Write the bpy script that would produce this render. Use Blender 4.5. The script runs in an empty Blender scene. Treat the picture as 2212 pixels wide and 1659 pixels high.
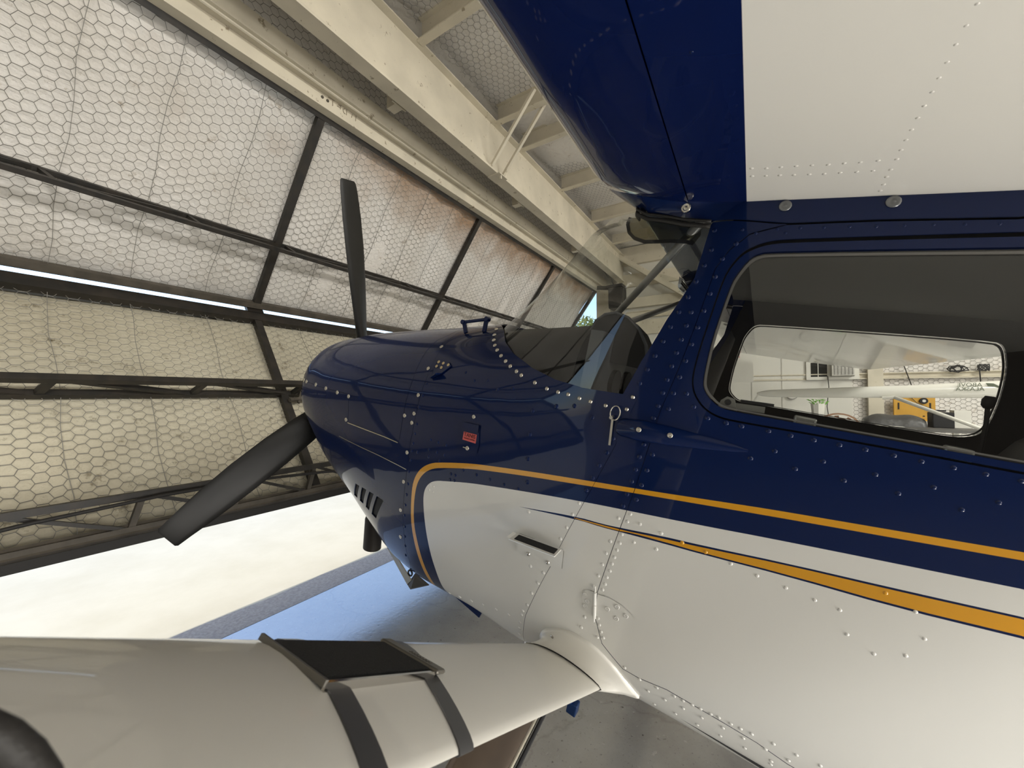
import bpy, bmesh, math, random
import numpy as np
from mathutils import Vector, Matrix
from mathutils.geometry import delaunay_2d_cdt
from bisect import bisect_right
random.seed(7)
SC = bpy.context.scene
COL = SC.collection
R = math.radians
# ------------------------------------------------------------------ camera, sky, sun, added fill lights, exposure
cam_d = bpy.data.cameras.new('camera'); cam = bpy.data.objects.new('camera', cam_d); COL.objects.link(cam)
AZ = R(32.2); PITCH = math.atan(22/834.0)
d0 = Vector((math.sin(AZ), -math.cos(AZ), 0)); fw = d0*math.cos(PITCH) + Vector((0, 0, 1))*math.sin(PITCH)
rt = Vector((-math.cos(AZ), -math.sin(AZ), 0)); upv = rt.cross(fw)
M = Matrix((rt, upv, -fw)).transposed().to_4x4(); M.translation = Vector((0, 0, 1.5))
cam.matrix_world = M
cam_d.sensor_fit = 'HORIZONTAL'; cam_d.sensor_width = 36; cam_d.lens = 834/2212*36; cam_d.clip_start = .01; cam_d.clip_end = 500
cam_d.dof.use_dof = True; cam_d.dof.focus_distance = 1.8; cam_d.dof.aperture_fstop = 6.8
SC.camera = cam
world = bpy.data.worlds.new('sky'); SC.world = world; world.use_nodes = True
wn = world.node_tree; sky = wn.nodes.new('ShaderNodeTexSky'); sky.sky_type = 'NISHITA'; sky.sun_disc = False
sky.sun_elevation = R(62); sky.sun_rotation = R(75); sky.air_density = 1.0; sky.dust_density = .6; sky.ozone_density = 1.5
bgn = wn.nodes['Background']; wn.links.new(sky.outputs[0], bgn.inputs[0]); bgn.inputs[1].default_value = 0.38
sun_d = bpy.data.lights.new('sun', 'SUN'); sun = bpy.data.objects.new('sun', sun_d); COL.objects.link(sun)
sun_d.energy = 3.1; sun_d.angle = R(.53); sun_d.color = (1, .95, .86)
sdir = Vector((.455, .12, 1.0)).normalized()          # towards the sun
sun.rotation_euler = sdir.to_track_quat('Z', 'Y').to_euler()
def area(name, loc, target, size, size_y, energy, col):
    l = bpy.data.lights.new(name, 'AREA'); o = bpy.data.objects.new(name, l); COL.objects.link(o)
    l.shape = 'RECTANGLE'; l.size = size; l.size_y = size_y; l.energy = energy; l.color = col
    o.location = loc; o.rotation_euler = (Vector(target)-Vector(loc)).to_track_quat('-Z', 'Y').to_euler()
    return o
for args in [((-4.8, 2.0, 4.5), (-3.0, 1.0, 0), 3, 1.5, 600, (1, 0.98, 0.94)), ((-4.8, -4.5, 4.5), (-3, -4, 0), 3, 1.5, 500, (1, 0.98, 0.94)), ((-8.8, 1.0, 1.7), (0, 1, 1.6), 5, 2.2, 280, (1, 0.98, 0.95)), ((-1.75, -0.88, 0.15), (-0.3, -0.4, 1.95), 0.8, 0.4, 46, (1, 0.96, 0.9))]: area('added_fill_light', *args)  # unseen fill lights, added to brighten the interior, fuselage side and wing underside
vs = SC.view_settings; vs.view_transform = 'Standard'; vs.look = 'None'; vs.exposure = 0; vs.gamma = 1; vs.use_curve_mapping = False

# ------------------------------------------------------------------ materials
def newmat(name):
    m = bpy.data.materials.new(name); m.use_nodes = True
    return m, m.node_tree, m.node_tree.nodes['Principled BSDF']
def mat(name, col, rough=.5, metal=0, coat=0, noise=0, nscale=8, bump=0, bscale=40, bdist=.01, spec=.5, col2=None, ior=1.5, detail=4):
    m, nt, p = newmat(name)
    p.inputs['Base Color'].default_value = (*col, 1); p.inputs['Roughness'].default_value = rough
    p.inputs['Metallic'].default_value = metal; p.inputs['Coat Weight'].default_value = coat; p.inputs['Coat Roughness'].default_value = .03
    p.inputs['Specular IOR Level'].default_value = spec; p.inputs['IOR'].default_value = ior
    tc = nt.nodes.new('ShaderNodeTexCoord')
    if noise:
        n = nt.nodes.new('ShaderNodeTexNoise'); n.inputs['Scale'].default_value = nscale; n.inputs['Detail'].default_value = detail
        nt.links.new(tc.outputs['Object'], n.inputs['Vector'])
        r = nt.nodes.new('ShaderNodeValToRGB'); r.color_ramp.elements[0].position = .35; r.color_ramp.elements[1].position = .65
        c2 = col2 or tuple(c*(1-noise) for c in col)
        r.color_ramp.elements[0].color = (*c2, 1); r.color_ramp.elements[1].color = (*col, 1)
        nt.links.new(n.outputs['Fac'], r.inputs['Fac']); nt.links.new(r.outputs['Color'], p.inputs['Base Color'])
    if bump:
        n = nt.nodes.new('ShaderNodeTexNoise'); n.inputs['Scale'].default_value = bscale; n.inputs['Detail'].default_value = 2
        nt.links.new(tc.outputs['Object'], n.inputs['Vector'])
        b = nt.nodes.new('ShaderNodeBump'); b.inputs['Strength'].default_value = bump; b.inputs['Distance'].default_value = bdist
        nt.links.new(n.outputs['Fac'], b.inputs['Height']); nt.links.new(b.outputs['Normal'], p.inputs['Normal'])
        if coat: nt.links.new(b.outputs['Normal'], p.inputs['Coat Normal'])
    return m
def glass(name, tint, k, power=5):
    m = bpy.data.materials.new(name); m.use_nodes = True; nt = m.node_tree; nt.nodes.clear()
    o = nt.nodes.new('ShaderNodeOutputMaterial'); t = nt.nodes.new('ShaderNodeBsdfTransparent'); t.inputs[0].default_value = (*tint, 1)
    g = nt.nodes.new('ShaderNodeBsdfGlossy'); g.inputs['Roughness'].default_value = 0
    f = nt.nodes.new('ShaderNodeLayerWeight'); f.inputs[0].default_value = .5; L = nt.links.new
    pw = nt.nodes.new('ShaderNodeMath'); pw.operation = 'POWER'; pw.inputs[1].default_value = power
    mu = nt.nodes.new('ShaderNodeMath'); mu.operation = 'MULTIPLY_ADD'; mu.inputs[1].default_value = .8; mu.inputs[2].default_value = .042*k; mu.use_clamp = True
    x = nt.nodes.new('ShaderNodeMixShader')
    L(f.outputs['Facing'], pw.inputs[0]); L(pw.outputs[0], mu.inputs[0]); L(mu.outputs[0], x.inputs[0]); L(t.outputs[0], x.inputs[1]); L(g.outputs[0], x.inputs[2]); L(x.outputs[0], o.inputs[0])
    return m
NAVY = mat('navy_paint', (.0035, .0122, .061), .25, coat=.42, bump=.035, bscale=5, bdist=.03, spec=.08)
WHITE = mat('white_paint', (.74, .73, .69), .28, coat=.6, bump=.02, bscale=5, bdist=.03)
YELLOW = mat('yellow_paint', (.68, .315, .002), .3, coat=.7, bump=.02, bscale=5, bdist=.03)
NAVYW = mat('navy_wing_paint', (.004, .010, .058), .22, coat=.85, bump=.16, bscale=3.5, bdist=.04, spec=.08)
WHITEW = mat('white_wing_paint', (.74, .72, .66), .33, coat=.35, bump=.02, bscale=4, bdist=.03)
DARK = mat('black_seam', (.006, .006, .007), .7)
BLACK = mat('black_composite', (.014, .0135, .012), .42, noise=.3, nscale=5, spec=.25)
RUBBER = mat('black_rubber', (.018, .016, .014), .6, bump=.3, bscale=300, bdist=.002)
GRIT = mat('black_grit', (.009, .009, .009), .85, noise=.0, bump=1, bscale=500, bdist=.004)
STEEL = mat('bare_steel', (.62, .58, .50), .28, metal=1)
GOLD = mat('gold_plated_steel', (.62, .50, .30), .3, metal=1)
CHROME = mat('polished_metal', (.55, .53, .50), .12, metal=1)
TAPE = mat('grey_black_strap', (.05, .05, .052), .35)
TRIM = mat('grey_anodised_frame', (.22, .225, .23), .35, metal=.7)
SEALM = mat('grey_window_seal', (.16, .155, .145), .35, metal=.4)
LINER = mat('dark_cabin_lining', (.022, .022, .023), .8)
LINERG = mat('grey_cabin_lining', (.10, .105, .11), .75)
GLASS = glass('acrylic_window', (.93, .94, .93), 1.5)
WGLASS = glass('acrylic_windscreen', (.90, .91, .89), 1.15)
VISOR = glass('tinted_visor', (.58, .57, .50), .6)
BRONZE = mat('brown_coated_steel', (.20, .155, .125), .22, metal=.6, coat=.5, noise=.2, nscale=5)
ALU = mat('grey_tube', (.34, .34, .33), .4, metal=.3)
CREAM = mat('cream_beam_paint', (.66, .60, .47), .55, noise=.16, nscale=3, bump=.15, bscale=30, bdist=.004, detail=8)
def specks(m, scale, col, pos, fac=.8):
    nt = m.node_tree; p = nt.nodes['Principled BSDF']; src = p.inputs['Base Color'].links[0].from_socket
    tc = nt.nodes.new('ShaderNodeTexCoord'); n = nt.nodes.new('ShaderNodeTexNoise'); n.inputs['Scale'].default_value = scale; n.inputs['Detail'].default_value = 6; n.inputs['Roughness'].default_value = .7
    nt.links.new(tc.outputs['Object'], n.inputs['Vector']); r = nt.nodes.new('ShaderNodeValToRGB'); e = r.color_ramp.elements
    e[0].position = pos; e[0].color = (fac, fac, fac, 1); e[1].position = pos+.035; e[1].color = (0, 0, 0, 1); nt.links.new(n.outputs['Fac'], r.inputs['Fac'])
    x = nt.nodes.new('ShaderNodeMix'); x.data_type = 'RGBA'; nt.links.new(r.outputs[0], x.inputs['Factor']); nt.links.new(src, x.inputs['A']); x.inputs['B'].default_value = (*col, 1); nt.links.new(x.outputs['Result'], p.inputs['Base Color'])
specks(CREAM, 11, (.22, .17, .10), .335); specks(CREAM, 60, (.16, .12, .08), .30)
FRAME = mat('black_steel_frame', (.012, .011, .009), .5, noise=.4, nscale=12, col2=(.028, .022, .016))
FRAMEB = mat('dusty_brown_steel', (.10, .085, .065), .6, noise=.4, nscale=10)
WIRE = mat('galvanised_wire', (.21, .20, .175), .6)
SOFTW = mat('white_wall_paint', (.70, .68, .61), .7, noise=.06, nscale=2)
def insulation(name, stain_axis):
    m, nt, p = newmat(name); p.inputs['Roughness'].default_value = .75; L = nt.links.new; N = nt.nodes.new
    tc = N('ShaderNodeTexCoord'); n1 = N('ShaderNodeTexNoise'); n1.inputs['Scale'].default_value = 9; n1.inputs['Detail'].default_value = 8; n1.inputs['Roughness'].default_value = .75
    L(tc.outputs['Object'], n1.inputs['Vector'])
    r1 = N('ShaderNodeValToRGB'); e = r1.color_ramp.elements; e[0].position = .28; e[0].color = (.36, .30, .23, 1); e[1].position = .40; e[1].color = (.74,.71,.66,1)
    L(n1.outputs['Fac'], r1.inputs['Fac'])
    n2 = N('ShaderNodeTexNoise'); n2.inputs['Scale'].default_value = 1.3; n2.inputs['Detail'].default_value = 3; L(tc.outputs['Object'], n2.inputs['Vector'])
    r2 = N('ShaderNodeValToRGB'); r2.color_ramp.elements[0].color = (.90, .88, .85, 1); r2.color_ramp.elements[0].position = .3; r2.color_ramp.elements[1].color = (1, 1, 1, 1); r2.color_ramp.elements[1].position = .6
    L(n2.outputs['Fac'], r2.inputs['Fac'])
    mx = N('ShaderNodeMix'); mx.data_type = 'RGBA'; mx.blend_type = 'MULTIPLY'; mx.inputs['Factor'].default_value = 1
    L(r1.outputs[0], mx.inputs['A']); L(r2.outputs[0], mx.inputs['B'])
    out = mx.outputs['Result']
    if stain_axis:      # rust-brown water stain below the header rail, ragged by noise
        at = N('ShaderNodeAttribute'); at.attribute_name = 'edge'
        n3 = N('ShaderNodeTexNoise'); n3.inputs['Scale'].default_value = 3; n3.inputs['Detail'].default_value = 6; L(tc.outputs['Object'], n3.inputs['Vector'])
        s = N('ShaderNodeMath'); s.operation = 'MULTIPLY_ADD'; s.inputs[1].default_value = -1.1; s.inputs[2].default_value = .42
        L(n3.outputs['Fac'], s.inputs[0])
        ad = N('ShaderNodeMath'); ad.operation = 'ADD'; L(at.outputs['Fac'], ad.inputs[0]); L(s.outputs[0], ad.inputs[1])
        r3 = N('ShaderNodeValToRGB'); r3.color_ramp.elements[0].position = .02; r3.color_ramp.elements[0].color = (0, 0, 0, 1); r3.color_ramp.elements[1].position = .8; r3.color_ramp.elements[1].color = (1, 1, 1, 1)
        L(ad.outputs[0], r3.inputs['Fac'])
        m2 = N('ShaderNodeMix'); m2.data_type = 'RGBA'; L(r3.outputs[0], m2.inputs['Factor']); L(out, m2.inputs['A']); m2.inputs['B'].default_value = (.36, .24, .15, 1)
        out = m2.outputs['Result']
    L(out, p.inputs['Base Color'])
    n4 = N('ShaderNodeTexNoise'); n4.inputs['Scale'].default_value = 22; n4.inputs['Detail'].default_value = 3; L(tc.outputs['Object'], n4.inputs['Vector'])
    b = N('ShaderNodeBump'); b.inputs['Strength'].default_value = .5; b.inputs['Distance'].default_value = .02; L(n4.outputs['Fac'], b.inputs['Height']); L(b.outputs[0], p.inputs['Normal'])
    return m
INS = insulation('white_insulation', False); INSS = insulation('stained_white_insulation', True); INSL = insulation('yellowed_dirty_insulation', False)
for n_ in INSL.node_tree.nodes:
    if n_.type == 'VALTORGB' and n_.color_ramp.elements[0].color[0] < .5: n_.color_ramp.elements[0].color = (.20, .17, .11, 1); n_.color_ramp.elements[0].position = .31; n_.color_ramp.elements[1].position = .42; n_.color_ramp.elements[1].color = (.54, .50, .385, 1)
def concrete(name, col, dark, rough, ior, specks):
    m, nt, p = newmat(name); L = nt.links.new; N = nt.nodes.new; tc = N('ShaderNodeTexCoord')
    n1 = N('ShaderNodeTexNoise'); n1.inputs['Scale'].default_value = 1.6; n1.inputs['Detail'].default_value = 10; n1.inputs['Roughness'].default_value = .65; L(tc.outputs['Object'], n1.inputs['Vector'])
    r1 = N('ShaderNodeValToRGB'); e = r1.color_ramp.elements; e[0].position = .3; e[0].color = (*dark, 1); e[1].position = .62; e[1].color = (*col, 1); L(n1.outputs['Fac'], r1.inputs['Fac'])
    n2 = N('ShaderNodeTexNoise'); n2.inputs['Scale'].default_value = 38; n2.inputs['Detail'].default_value = 3; L(tc.outputs['Object'], n2.inputs['Vector'])
    r2 = N('ShaderNodeValToRGB'); e = r2.color_ramp.elements; e[0].position = .26; e[0].color = (.12, .10, .09, 1); e[1].position = .34; e[1].color = (1, 1, 1, 1); L(n2.outputs['Fac'], r2.inputs['Fac'])
    v = N('ShaderNodeTexVoronoi'); v.feature = 'DISTANCE_TO_EDGE'; v.inputs['Scale'].default_value = .7
    n3 = N('ShaderNodeTexNoise'); n3.inputs['Scale'].default_value = 5; n3.inputs['Detail'].default_value = 5; L(tc.outputs['Object'], n3.inputs['Vector'])
    vm = N('ShaderNodeVectorMath'); vm.operation = 'MULTIPLY_ADD'; vm.inputs[1].default_value = (.25, .25, .25); L(n3.outputs['Color'], vm.inputs[0]); L(tc.outputs['Object'], vm.inputs[2]); L(vm.outputs[0], v.inputs['Vector'])
    r3 = N('ShaderNodeValToRGB'); e = r3.color_ramp.elements; e[0].position = 0; e[0].color = (.45, .42, .4, 1); e[1].position = .006; e[1].color = (1, 1, 1, 1); L(v.outputs['Distance'], r3.inputs['Fac'])
    cur = r1.outputs[0]
    for f, s in ((specks, r2), (.35 if specks else 0, r3)):
        if not f: continue
        mx = N('ShaderNodeMix'); mx.data_type = 'RGBA'; mx.blend_type = 'MULTIPLY'; mx.inputs['Factor'].default_value = f; L(cur, mx.inputs['A']); L(s.outputs[0], mx.inputs['B']); cur = mx.outputs['Result']
    L(cur, p.inputs['Base Color']); p.inputs['Roughness'].default_value = rough; p.inputs['IOR'].default_value = ior
    b = N('ShaderNodeBump'); b.inputs['Strength'].default_value = .12; b.inputs['Distance'].default_value = .004; L(n2.outputs['Fac'], b.inputs['Height']); L(b.outputs[0], p.inputs['Normal'])
    return m
FLOORM = concrete('sealed_grey_concrete', (.30,.295,.275), (.19,.18,.165), 0.2, 3.4, .75)
specks(FLOORM, 90, (.10, .095, .09), .36, .55); specks(FLOORM, 30, (.40, .39, .37), .34, .5)
APRONM = concrete('pale_apron_concrete', (.58, .525, .405), (.52, .465, .345), .8, 1.4, 0)

# ------------------------------------------------------------------ mesh helpers
def link(o, parent=None):
    COL.objects.link(o)
    if parent is not None: o.parent = parent
    return o
def empty(name, loc=(0, 0, 0)):
    o = bpy.data.objects.new(name, None); o.empty_display_size = .1; o.location = loc; COL.objects.link(o); return o
def tag(o, label=None, cat=None, group=None, kind=None):
    if label: o['label'] = label
    if cat: o['category'] = cat
    if group: o['group'] = group
    if kind: o['kind'] = kind
    return o
class MB:
    def __init__(s): s.v = []; s.f = []; s.m = []
    def add(s, v, f, mi=0):
        k = len(s.v); s.v += [tuple(q) for q in v]; s.f += [tuple(i+k for i in q) for q in f]; s.m += [mi]*len(f); return s
    def box(s, lo, hi, mi=0):
        x0, y0, z0 = lo; x1, y1, z1 = hi
        v = [(x0, y0, z0), (x1, y0, z0), (x1, y1, z0), (x0, y1, z0), (x0, y0, z1), (x1, y0, z1), (x1, y1, z1), (x0, y1, z1)]
        return s.add(v, [(0, 3, 2, 1), (4, 5, 6, 7), (0, 1, 5, 4), (1, 2, 6, 5), (2, 3, 7, 6), (3, 0, 4, 7)], mi)
    def bar(s, p, q, w, h, up=(0, 0, 1), mi=0):
        p = Vector(p); q = Vector(q); d = (q-p).normalized(); u = Vector(up); x = d.cross(u).normalized(); y = x.cross(d)
        v = []
        for e in (p, q):
            for a, b in ((-1, -1), (1, -1), (1, 1), (-1, 1)): v.append(e+x*a*w/2+y*b*h/2)
        return s.add(v, [(3, 2, 1, 0), (4, 5, 6, 7), (0, 1, 5, 4), (1, 2, 6, 5), (2, 3, 7, 6), (3, 0, 4, 7)], mi)
    def loft(s, rings, cap=True, closed=True, mi=0):
        n = len(rings[0]); v = [q for r in rings for q in r]; f = []
        for i in range(len(rings)-1):
            for j in range(n if closed else n-1):
                a = i*n+j; b = i*n+(j+1) % n; f.append((a, b, b+n, a+n))
        if cap: f.append(tuple(range(n))[::-1]); f.append(tuple(range((len(rings)-1)*n, len(rings)*n)))
        return s.add(v, f, mi)
    def tube(s, pts, r, n=8, mi=0, cap=True):
        pts = [Vector(p) for p in pts]; rings = []
        x = None
        for i, p in enumerate(pts):
            d = (pts[min(i+1, len(pts)-1)]-pts[max(i-1, 0)]).normalized()
            if x is None: x = d.orthogonal().normalized()
            x = (x-d*x.dot(d)).normalized(); y = d.cross(x); rr = r[i] if isinstance(r, (list, tuple)) else r
            rings.append([p+(x*math.cos(2*math.pi*k/n)+y*math.sin(2*math.pi*k/n))*rr for k in range(n)])
        return s.loft(rings, cap, True, mi)
    def prism(s, poly, y0, y1, mi=0):       # (x,z) polygon extruded along y
        n = len(poly); return s.loft([[(x, y0, z) for x, z in poly], [(x, y1, z) for x, z in poly]], True, True, mi)
    def plate(s, poly, t, mi=0):            # 3-D polygon thickened along its normal
        P = [Vector(p) for p in poly]; nn = Vector((0, 0, 0))
        for i in range(len(P)): nn += (P[i]-P[0]).cross(P[(i+1) % len(P)]-P[0])
        nn.normalize(); return s.loft([[p-nn*t/2 for p in P], [p+nn*t/2 for p in P]], True, True, mi)
    def build(s, name, mats, parent=None, smooth=False, loc=None, angle=None, bevel=0):
        me = bpy.data.meshes.new(name); me.from_pydata([tuple(map(float, q)) for q in s.v], [], s.f)
        for m in (mats if isinstance(mats, (list, tuple)) else [mats]): me.materials.append(m)
        if len(set(s.m)) > 1: me.polygons.foreach_set('material_index', s.m)
        bm = bmesh.new(); bm.from_mesh(me); bmesh.ops.recalc_face_normals(bm, faces=bm.faces)
        if bevel: bmesh.ops.bevel(bm, geom=bm.edges[:], offset=bevel, segments=2, affect='EDGES', profile=.5)
        bm.to_mesh(me); bm.free()
        if smooth:
            me.polygons.foreach_set('use_smooth', [True]*len(me.polygons))
            if angle: me.set_sharp_from_angle(angle=R(angle))
        o = bpy.data.objects.new(name, me); link(o, parent)
        if loc is not None: o.location = loc
        return o
def copy_obj(o, parent, loc, name=None):
    c = o.copy(); COL.objects.link(c); c.parent = parent; c.location = loc; return c

# ================================================================== HANGAR
ZC = 1.5
YL, YR = -8.3, 7.0           # starboard wall, port wall
floor = MB().box((-9, YL-.2, -.2), (2.79, YR, 0)).build('floor', FLOORM); tag(floor, kind='structure')
apron = MB().box((2.81, -60, -.25), (90, 60, -.016)).build('ground', APRONM); tag(apron, kind='structure')
thr = MB().box((2.79, YL-.2, -.2), (2.81, YR, -.008)).build('trim_1', mat('dark_floor_joint', (.035, .03, .028), .8)); tag(thr, kind='structure')
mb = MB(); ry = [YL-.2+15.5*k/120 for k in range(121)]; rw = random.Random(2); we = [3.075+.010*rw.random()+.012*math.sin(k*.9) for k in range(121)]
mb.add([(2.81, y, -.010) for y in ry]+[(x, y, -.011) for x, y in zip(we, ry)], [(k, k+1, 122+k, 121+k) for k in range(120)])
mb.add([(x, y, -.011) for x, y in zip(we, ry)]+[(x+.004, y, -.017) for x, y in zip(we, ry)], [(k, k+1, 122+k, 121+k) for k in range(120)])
tag(mb.build('trim_11', mat('wavy_grey_strip', (.42, .375, .34), .85, noise=.25, nscale=60, bump=.4, bscale=200, bdist=.004)), kind='structure')  # wavy-edged grey strip along the threshold, darker than the apron
# walls: white painted sheet with insulation
wall_r = MB().box((-9, YL-.25, 0), (2.9, YL, 4.9)).build('wall_right', SOFTW); tag(wall_r, kind='structure')
wall_l = MB().box((-9, YR, 0), (2.95, YR+.2, 4.9)).build('wall_left', mat('dark_brown_cladding', (.07, .06, .05), .8)); tag(wall_l, kind='structure')
wall_b = MB().box((-9.2, YL-.25, 0), (-9, YR+.2, 4.9)).build('wall_back', SOFTW); tag(wall_b, kind='structure')
wall_f = MB()
wall_f.box((2.80, YL-.25, 3.98), (2.95, YR, 4.9)); wall_f.box((2.85, 4.6, 0), (2.95, YR, 4.0))
wall_f = wall_f.build('wall_front', INS); tag(wall_f, kind='structure')
ceil = MB().box((-9.2, YL-.25, 4.66), (2.95, YR+.2, 4.9)).build('ceiling', INS); tag(ceil, kind='structure')

def hexwire(P0, e1, e2, n1, n2, L=.036, r=.0014, jit=.004, nrm=(0, 0, 1), skip=None):
    """hexagonal netting on the parallelogram P0 + y*e1 + s*e2; each wire a three-sided rod"""
    P0, e1, e2, nrm = map(lambda q: np.array(q, float), (P0, e1, e2, nrm))
    rng = np.random.default_rng(3); pos = {}
    def node(i, j):         # hex corner lattice
        k = (i, j)
        if k not in pos: pos[k] = rng.uniform(-jit, jit, 2)
        return pos[k]
    h = math.sqrt(3)*L; segs = []
    ncol = int(n1/(1.5*L))+1; nrow = int(n2/h)+1
    def pt(cx, cy, k):
        x = cx+L*math.cos(k*math.pi/3); y = cy+L*math.sin(k*math.pi/3)
        j = node(round(x/L*2), round(y/h*2)); return (x+j[0], y+j[1])
    for c in range(ncol):
        for q in range(nrow):
            cx = c*1.5*L; cy = q*h+(h/2 if c % 2 else 0)
            K = [pt(cx, cy, k) for k in range(4)]
            for a in range(3):
                p, s_ = K[a], K[a+1]
                if max(p[0], s_[0]) > n1 or min(p[0], s_[0]) < 0 or max(p[1], s_[1]) > n2 or min(p[1], s_[1]) < 0: continue
                segs.append((*p, *s_, a == 1))
    S_ = np.array(segs); A = P0+S_[:, :1]*e1+S_[:, 1:2]*e2; B = P0+S_[:, 2:3]*e1+S_[:, 3:4]*e2
    d = B-A; d /= np.linalg.norm(d, axis=1)[:, None]; x = np.cross(d, nrm); rr = np.where(S_[:, 4] > 0, r*1.6, r)[:, None]
    V = np.stack([A+x*rr, A+nrm*rr, A-x*rr, B+x*rr, B+nrm*rr, B-x*rr], 1).reshape(-1, 3)
    base = np.arange(len(S_))[:, None]*6
    F_ = np.concatenate([base+np.array([[0, 1, 4, 3]]), base+np.array([[1, 2, 5, 4]]), base+np.array([[2, 0, 3, 5]])])
    return V, F_
def wire_obj(name, parent, *a, **k):
    V, F_ = hexwire(*a, **k); me = bpy.data.meshes.new(name); me.from_pydata(V.tolist(), [], F_.tolist()); me.materials.append(WIRE)
    o = bpy.data.objects.new(name, me); link(o, parent); o['kind'] = 'stuff'; return o
def blanket(name, parent, P0, e1, e2, n1, n2, nrm, m, seed, amp=.02, pleat=.0, edge=False, thick=.03):
    """quilted insulation sheet: gentle pillows, pleats further along, ragged stain attribute near its top edge"""
    P0, e1, e2, nrm = map(lambda q: np.array(q, float), (P0, e1, e2, nrm)); step = .06
    N1 = max(2, int(n1/step)); N2 = max(2, int(n2/step)); rng = np.random.default_rng(seed); ph = rng.uniform(0, 6.28, 12)
    v = []; ed = []
    for i in range(N1+1):
        for j in range(N2+1):
            y = n1*i/N1; s_ = n2*j/N2
            hgt = amp*(math.sin(y*2.1+ph[0]+.6*math.sin(s_*2+ph[1]))*.5+math.sin(s_*3.3+ph[2]+.8*math.sin(y*.9+ph[3]))*.35+.35*math.sin(y*7+ph[4])*math.sin(s_*6+ph[5]))
            t = min(1, max(0, (y-6.4)/2)); hgt += pleat*t*(abs(math.sin(y*7.2+.5*math.sin(s_*2.3+ph[6])))-.6)
            b = min(s_, n2-s_); hgt -= .03*math.exp(-b/.05)
            v.append(P0+y*e1+s_*e2+nrm*hgt); ed.append(max(0, 1-s_/.62)*min(1, max(.1, (y-6.0)/1.3)) if edge else 0)
    f = [(i*(N2+1)+j, (i+1)*(N2+1)+j, (i+1)*(N2+1)+j+1, i*(N2+1)+j+1) for i in range(N1) for j in range(N2)]
    me = bpy.data.meshes.new(name); me.from_pydata([tuple(q) for q in v], [], f); me.materials.append(m)
    at = me.attributes.new('edge', 'FLOAT', 'POINT'); at.data.foreach_set('value', ed)
    me.polygons.foreach_set('use_smooth', [True]*len(f))
    o = bpy.data.objects.new(name, me); link(o, parent); return o

# ---- bifold hangar door: header at X 2.95 Z 3.80, fold pushed out to X 4.05 Z 2.29, bottom rail back at X 2.95 Z .72
HX, HZ, FX, FZ, BX, BZ = 2.95, 3.80, 4.05, 2.29, 2.95, .72
Y0, Y1 = -8.2, 4.5
door = empty('door_1', (2.95, -2, 0)); tag(door, kind='structure')
door_inv = (-2.95, 2, 0)
def dpart(mb, name, m, **k): return mb.build(name, m, door, loc=door_inv, **k)
U = Vector((FX-HX, 0, FZ-HZ)); LU = U.length; U.normalize(); UN = Vector((U.z, 0, -U.x))       # upper leaf, normal to the inside
D = Vector((BX-FX, 0, BZ-FZ)); LD = D.length; D.normalize(); DN = Vector((D.z, 0, -D.x))
H0 = Vector((HX, 0, HZ)); F0 = Vector((FX, 0, FZ))
def up(y, s, n): return tuple(H0+U*s+UN*n+Vector((0, y, 0)))
def dn(y, s, n): return tuple(F0+D*s+DN*n+Vector((0, y, 0)))
# leaf skins (outside sheet)
for fn, L_ in ((up, LU-.02), (dn, LD)):
    mb = MB(); q = [fn(Y0, .03 if fn is dn else 0, -.10), fn(Y1, .03 if fn is dn else 0, -.10), fn(Y1, L_, -.10), fn(Y0, L_, -.10)]
    mb.plate(q, .012); dpart(mb, 'door_skin', mat('white_sheet_metal', (.6, .6, .58), .5))
for fn, L_, m, pl, ed in ((up, LU, INSS, .035, True), (dn, LD, INSL, .012, False)):
    e2 = U if fn is up else D; nn = UN if fn is up else DN
    o = blanket('insulation', door, fn(Y1, .04 if fn is up else .10, -.035), (0, -1, 0), e2, Y1-Y0, L_-(.10 if fn is up else .15), nn, m, 5 if fn is up else 9, amp=.022, pleat=pl*1.35, edge=ed); o.location = door_inv
    o = wire_obj('chicken_wire', door, fn(.4, .03, -.012), (0, -1, 0), e2, .4-Y0, L_-.08, nrm=nn); o.location = door_inv
# rails
mb = MB(); mb.bar(up(Y0, .02, .0), up(Y1, .02, .0), .07, .06, up=UN); dpart(mb, 'header_rail', FRAME)
mb = MB(); mb.bar(up(Y0, LU-.075, .0), up(Y1, LU-.075, .0), .055, .05, up=UN); dpart(mb, 'fold_rail', FRAMEB)
mb = MB(); mb.bar(up(Y0, LU-.045, -.03), up(Y1, LU-.045, -.03), .03, .05, up=UN); dpart(mb, 'fold_rail', FRAME)
mb = MB(); mb.bar(dn(Y0, .080, .0), dn(Y1, .080, .0), .10, .06, up=DN); dpart(mb, 'fold_rail', FRAME)
mb = MB(); mb.bar(dn(Y0, .050, -.066), dn(Y1, .050, -.066), .02, .08, up=DN); dpart(mb, 'sun_leak_blocker', FRAME)  # plate added outboard of the rail to stop sun leaking onto the insulation
mb = MB(); mb.bar(dn(Y0, LD-.02, .0), dn(Y1, LD-.02, .0), .06, .07, up=DN); dpart(mb, 'bottom_rail', FRAMEB)
mb = MB(); mb.bar((BX+.02, Y0, BZ-.035), (BX+.02, Y1, BZ-.035), .05, .05); dpart(mb, 'bottom_seal', RUBBER)
ys = [-1.79-2.16*k for k in range(-2, 3)]
for y in ys:
    for fn, L_ in ((up, LU), (dn, LD)):
        mb = MB(); mb.bar(fn(y, .05, .0), fn(y, L_-.05, .0), .06, .05, up=UN if fn is up else DN); dpart(mb, 'mullion', FRAME)
    mb = MB(); mb.bar(dn(y-.07, .0, .02), dn(y+.07, .0, .02), .08, .035, up=DN); dpart(mb, 'fold_hinge', FRAME)
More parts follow.
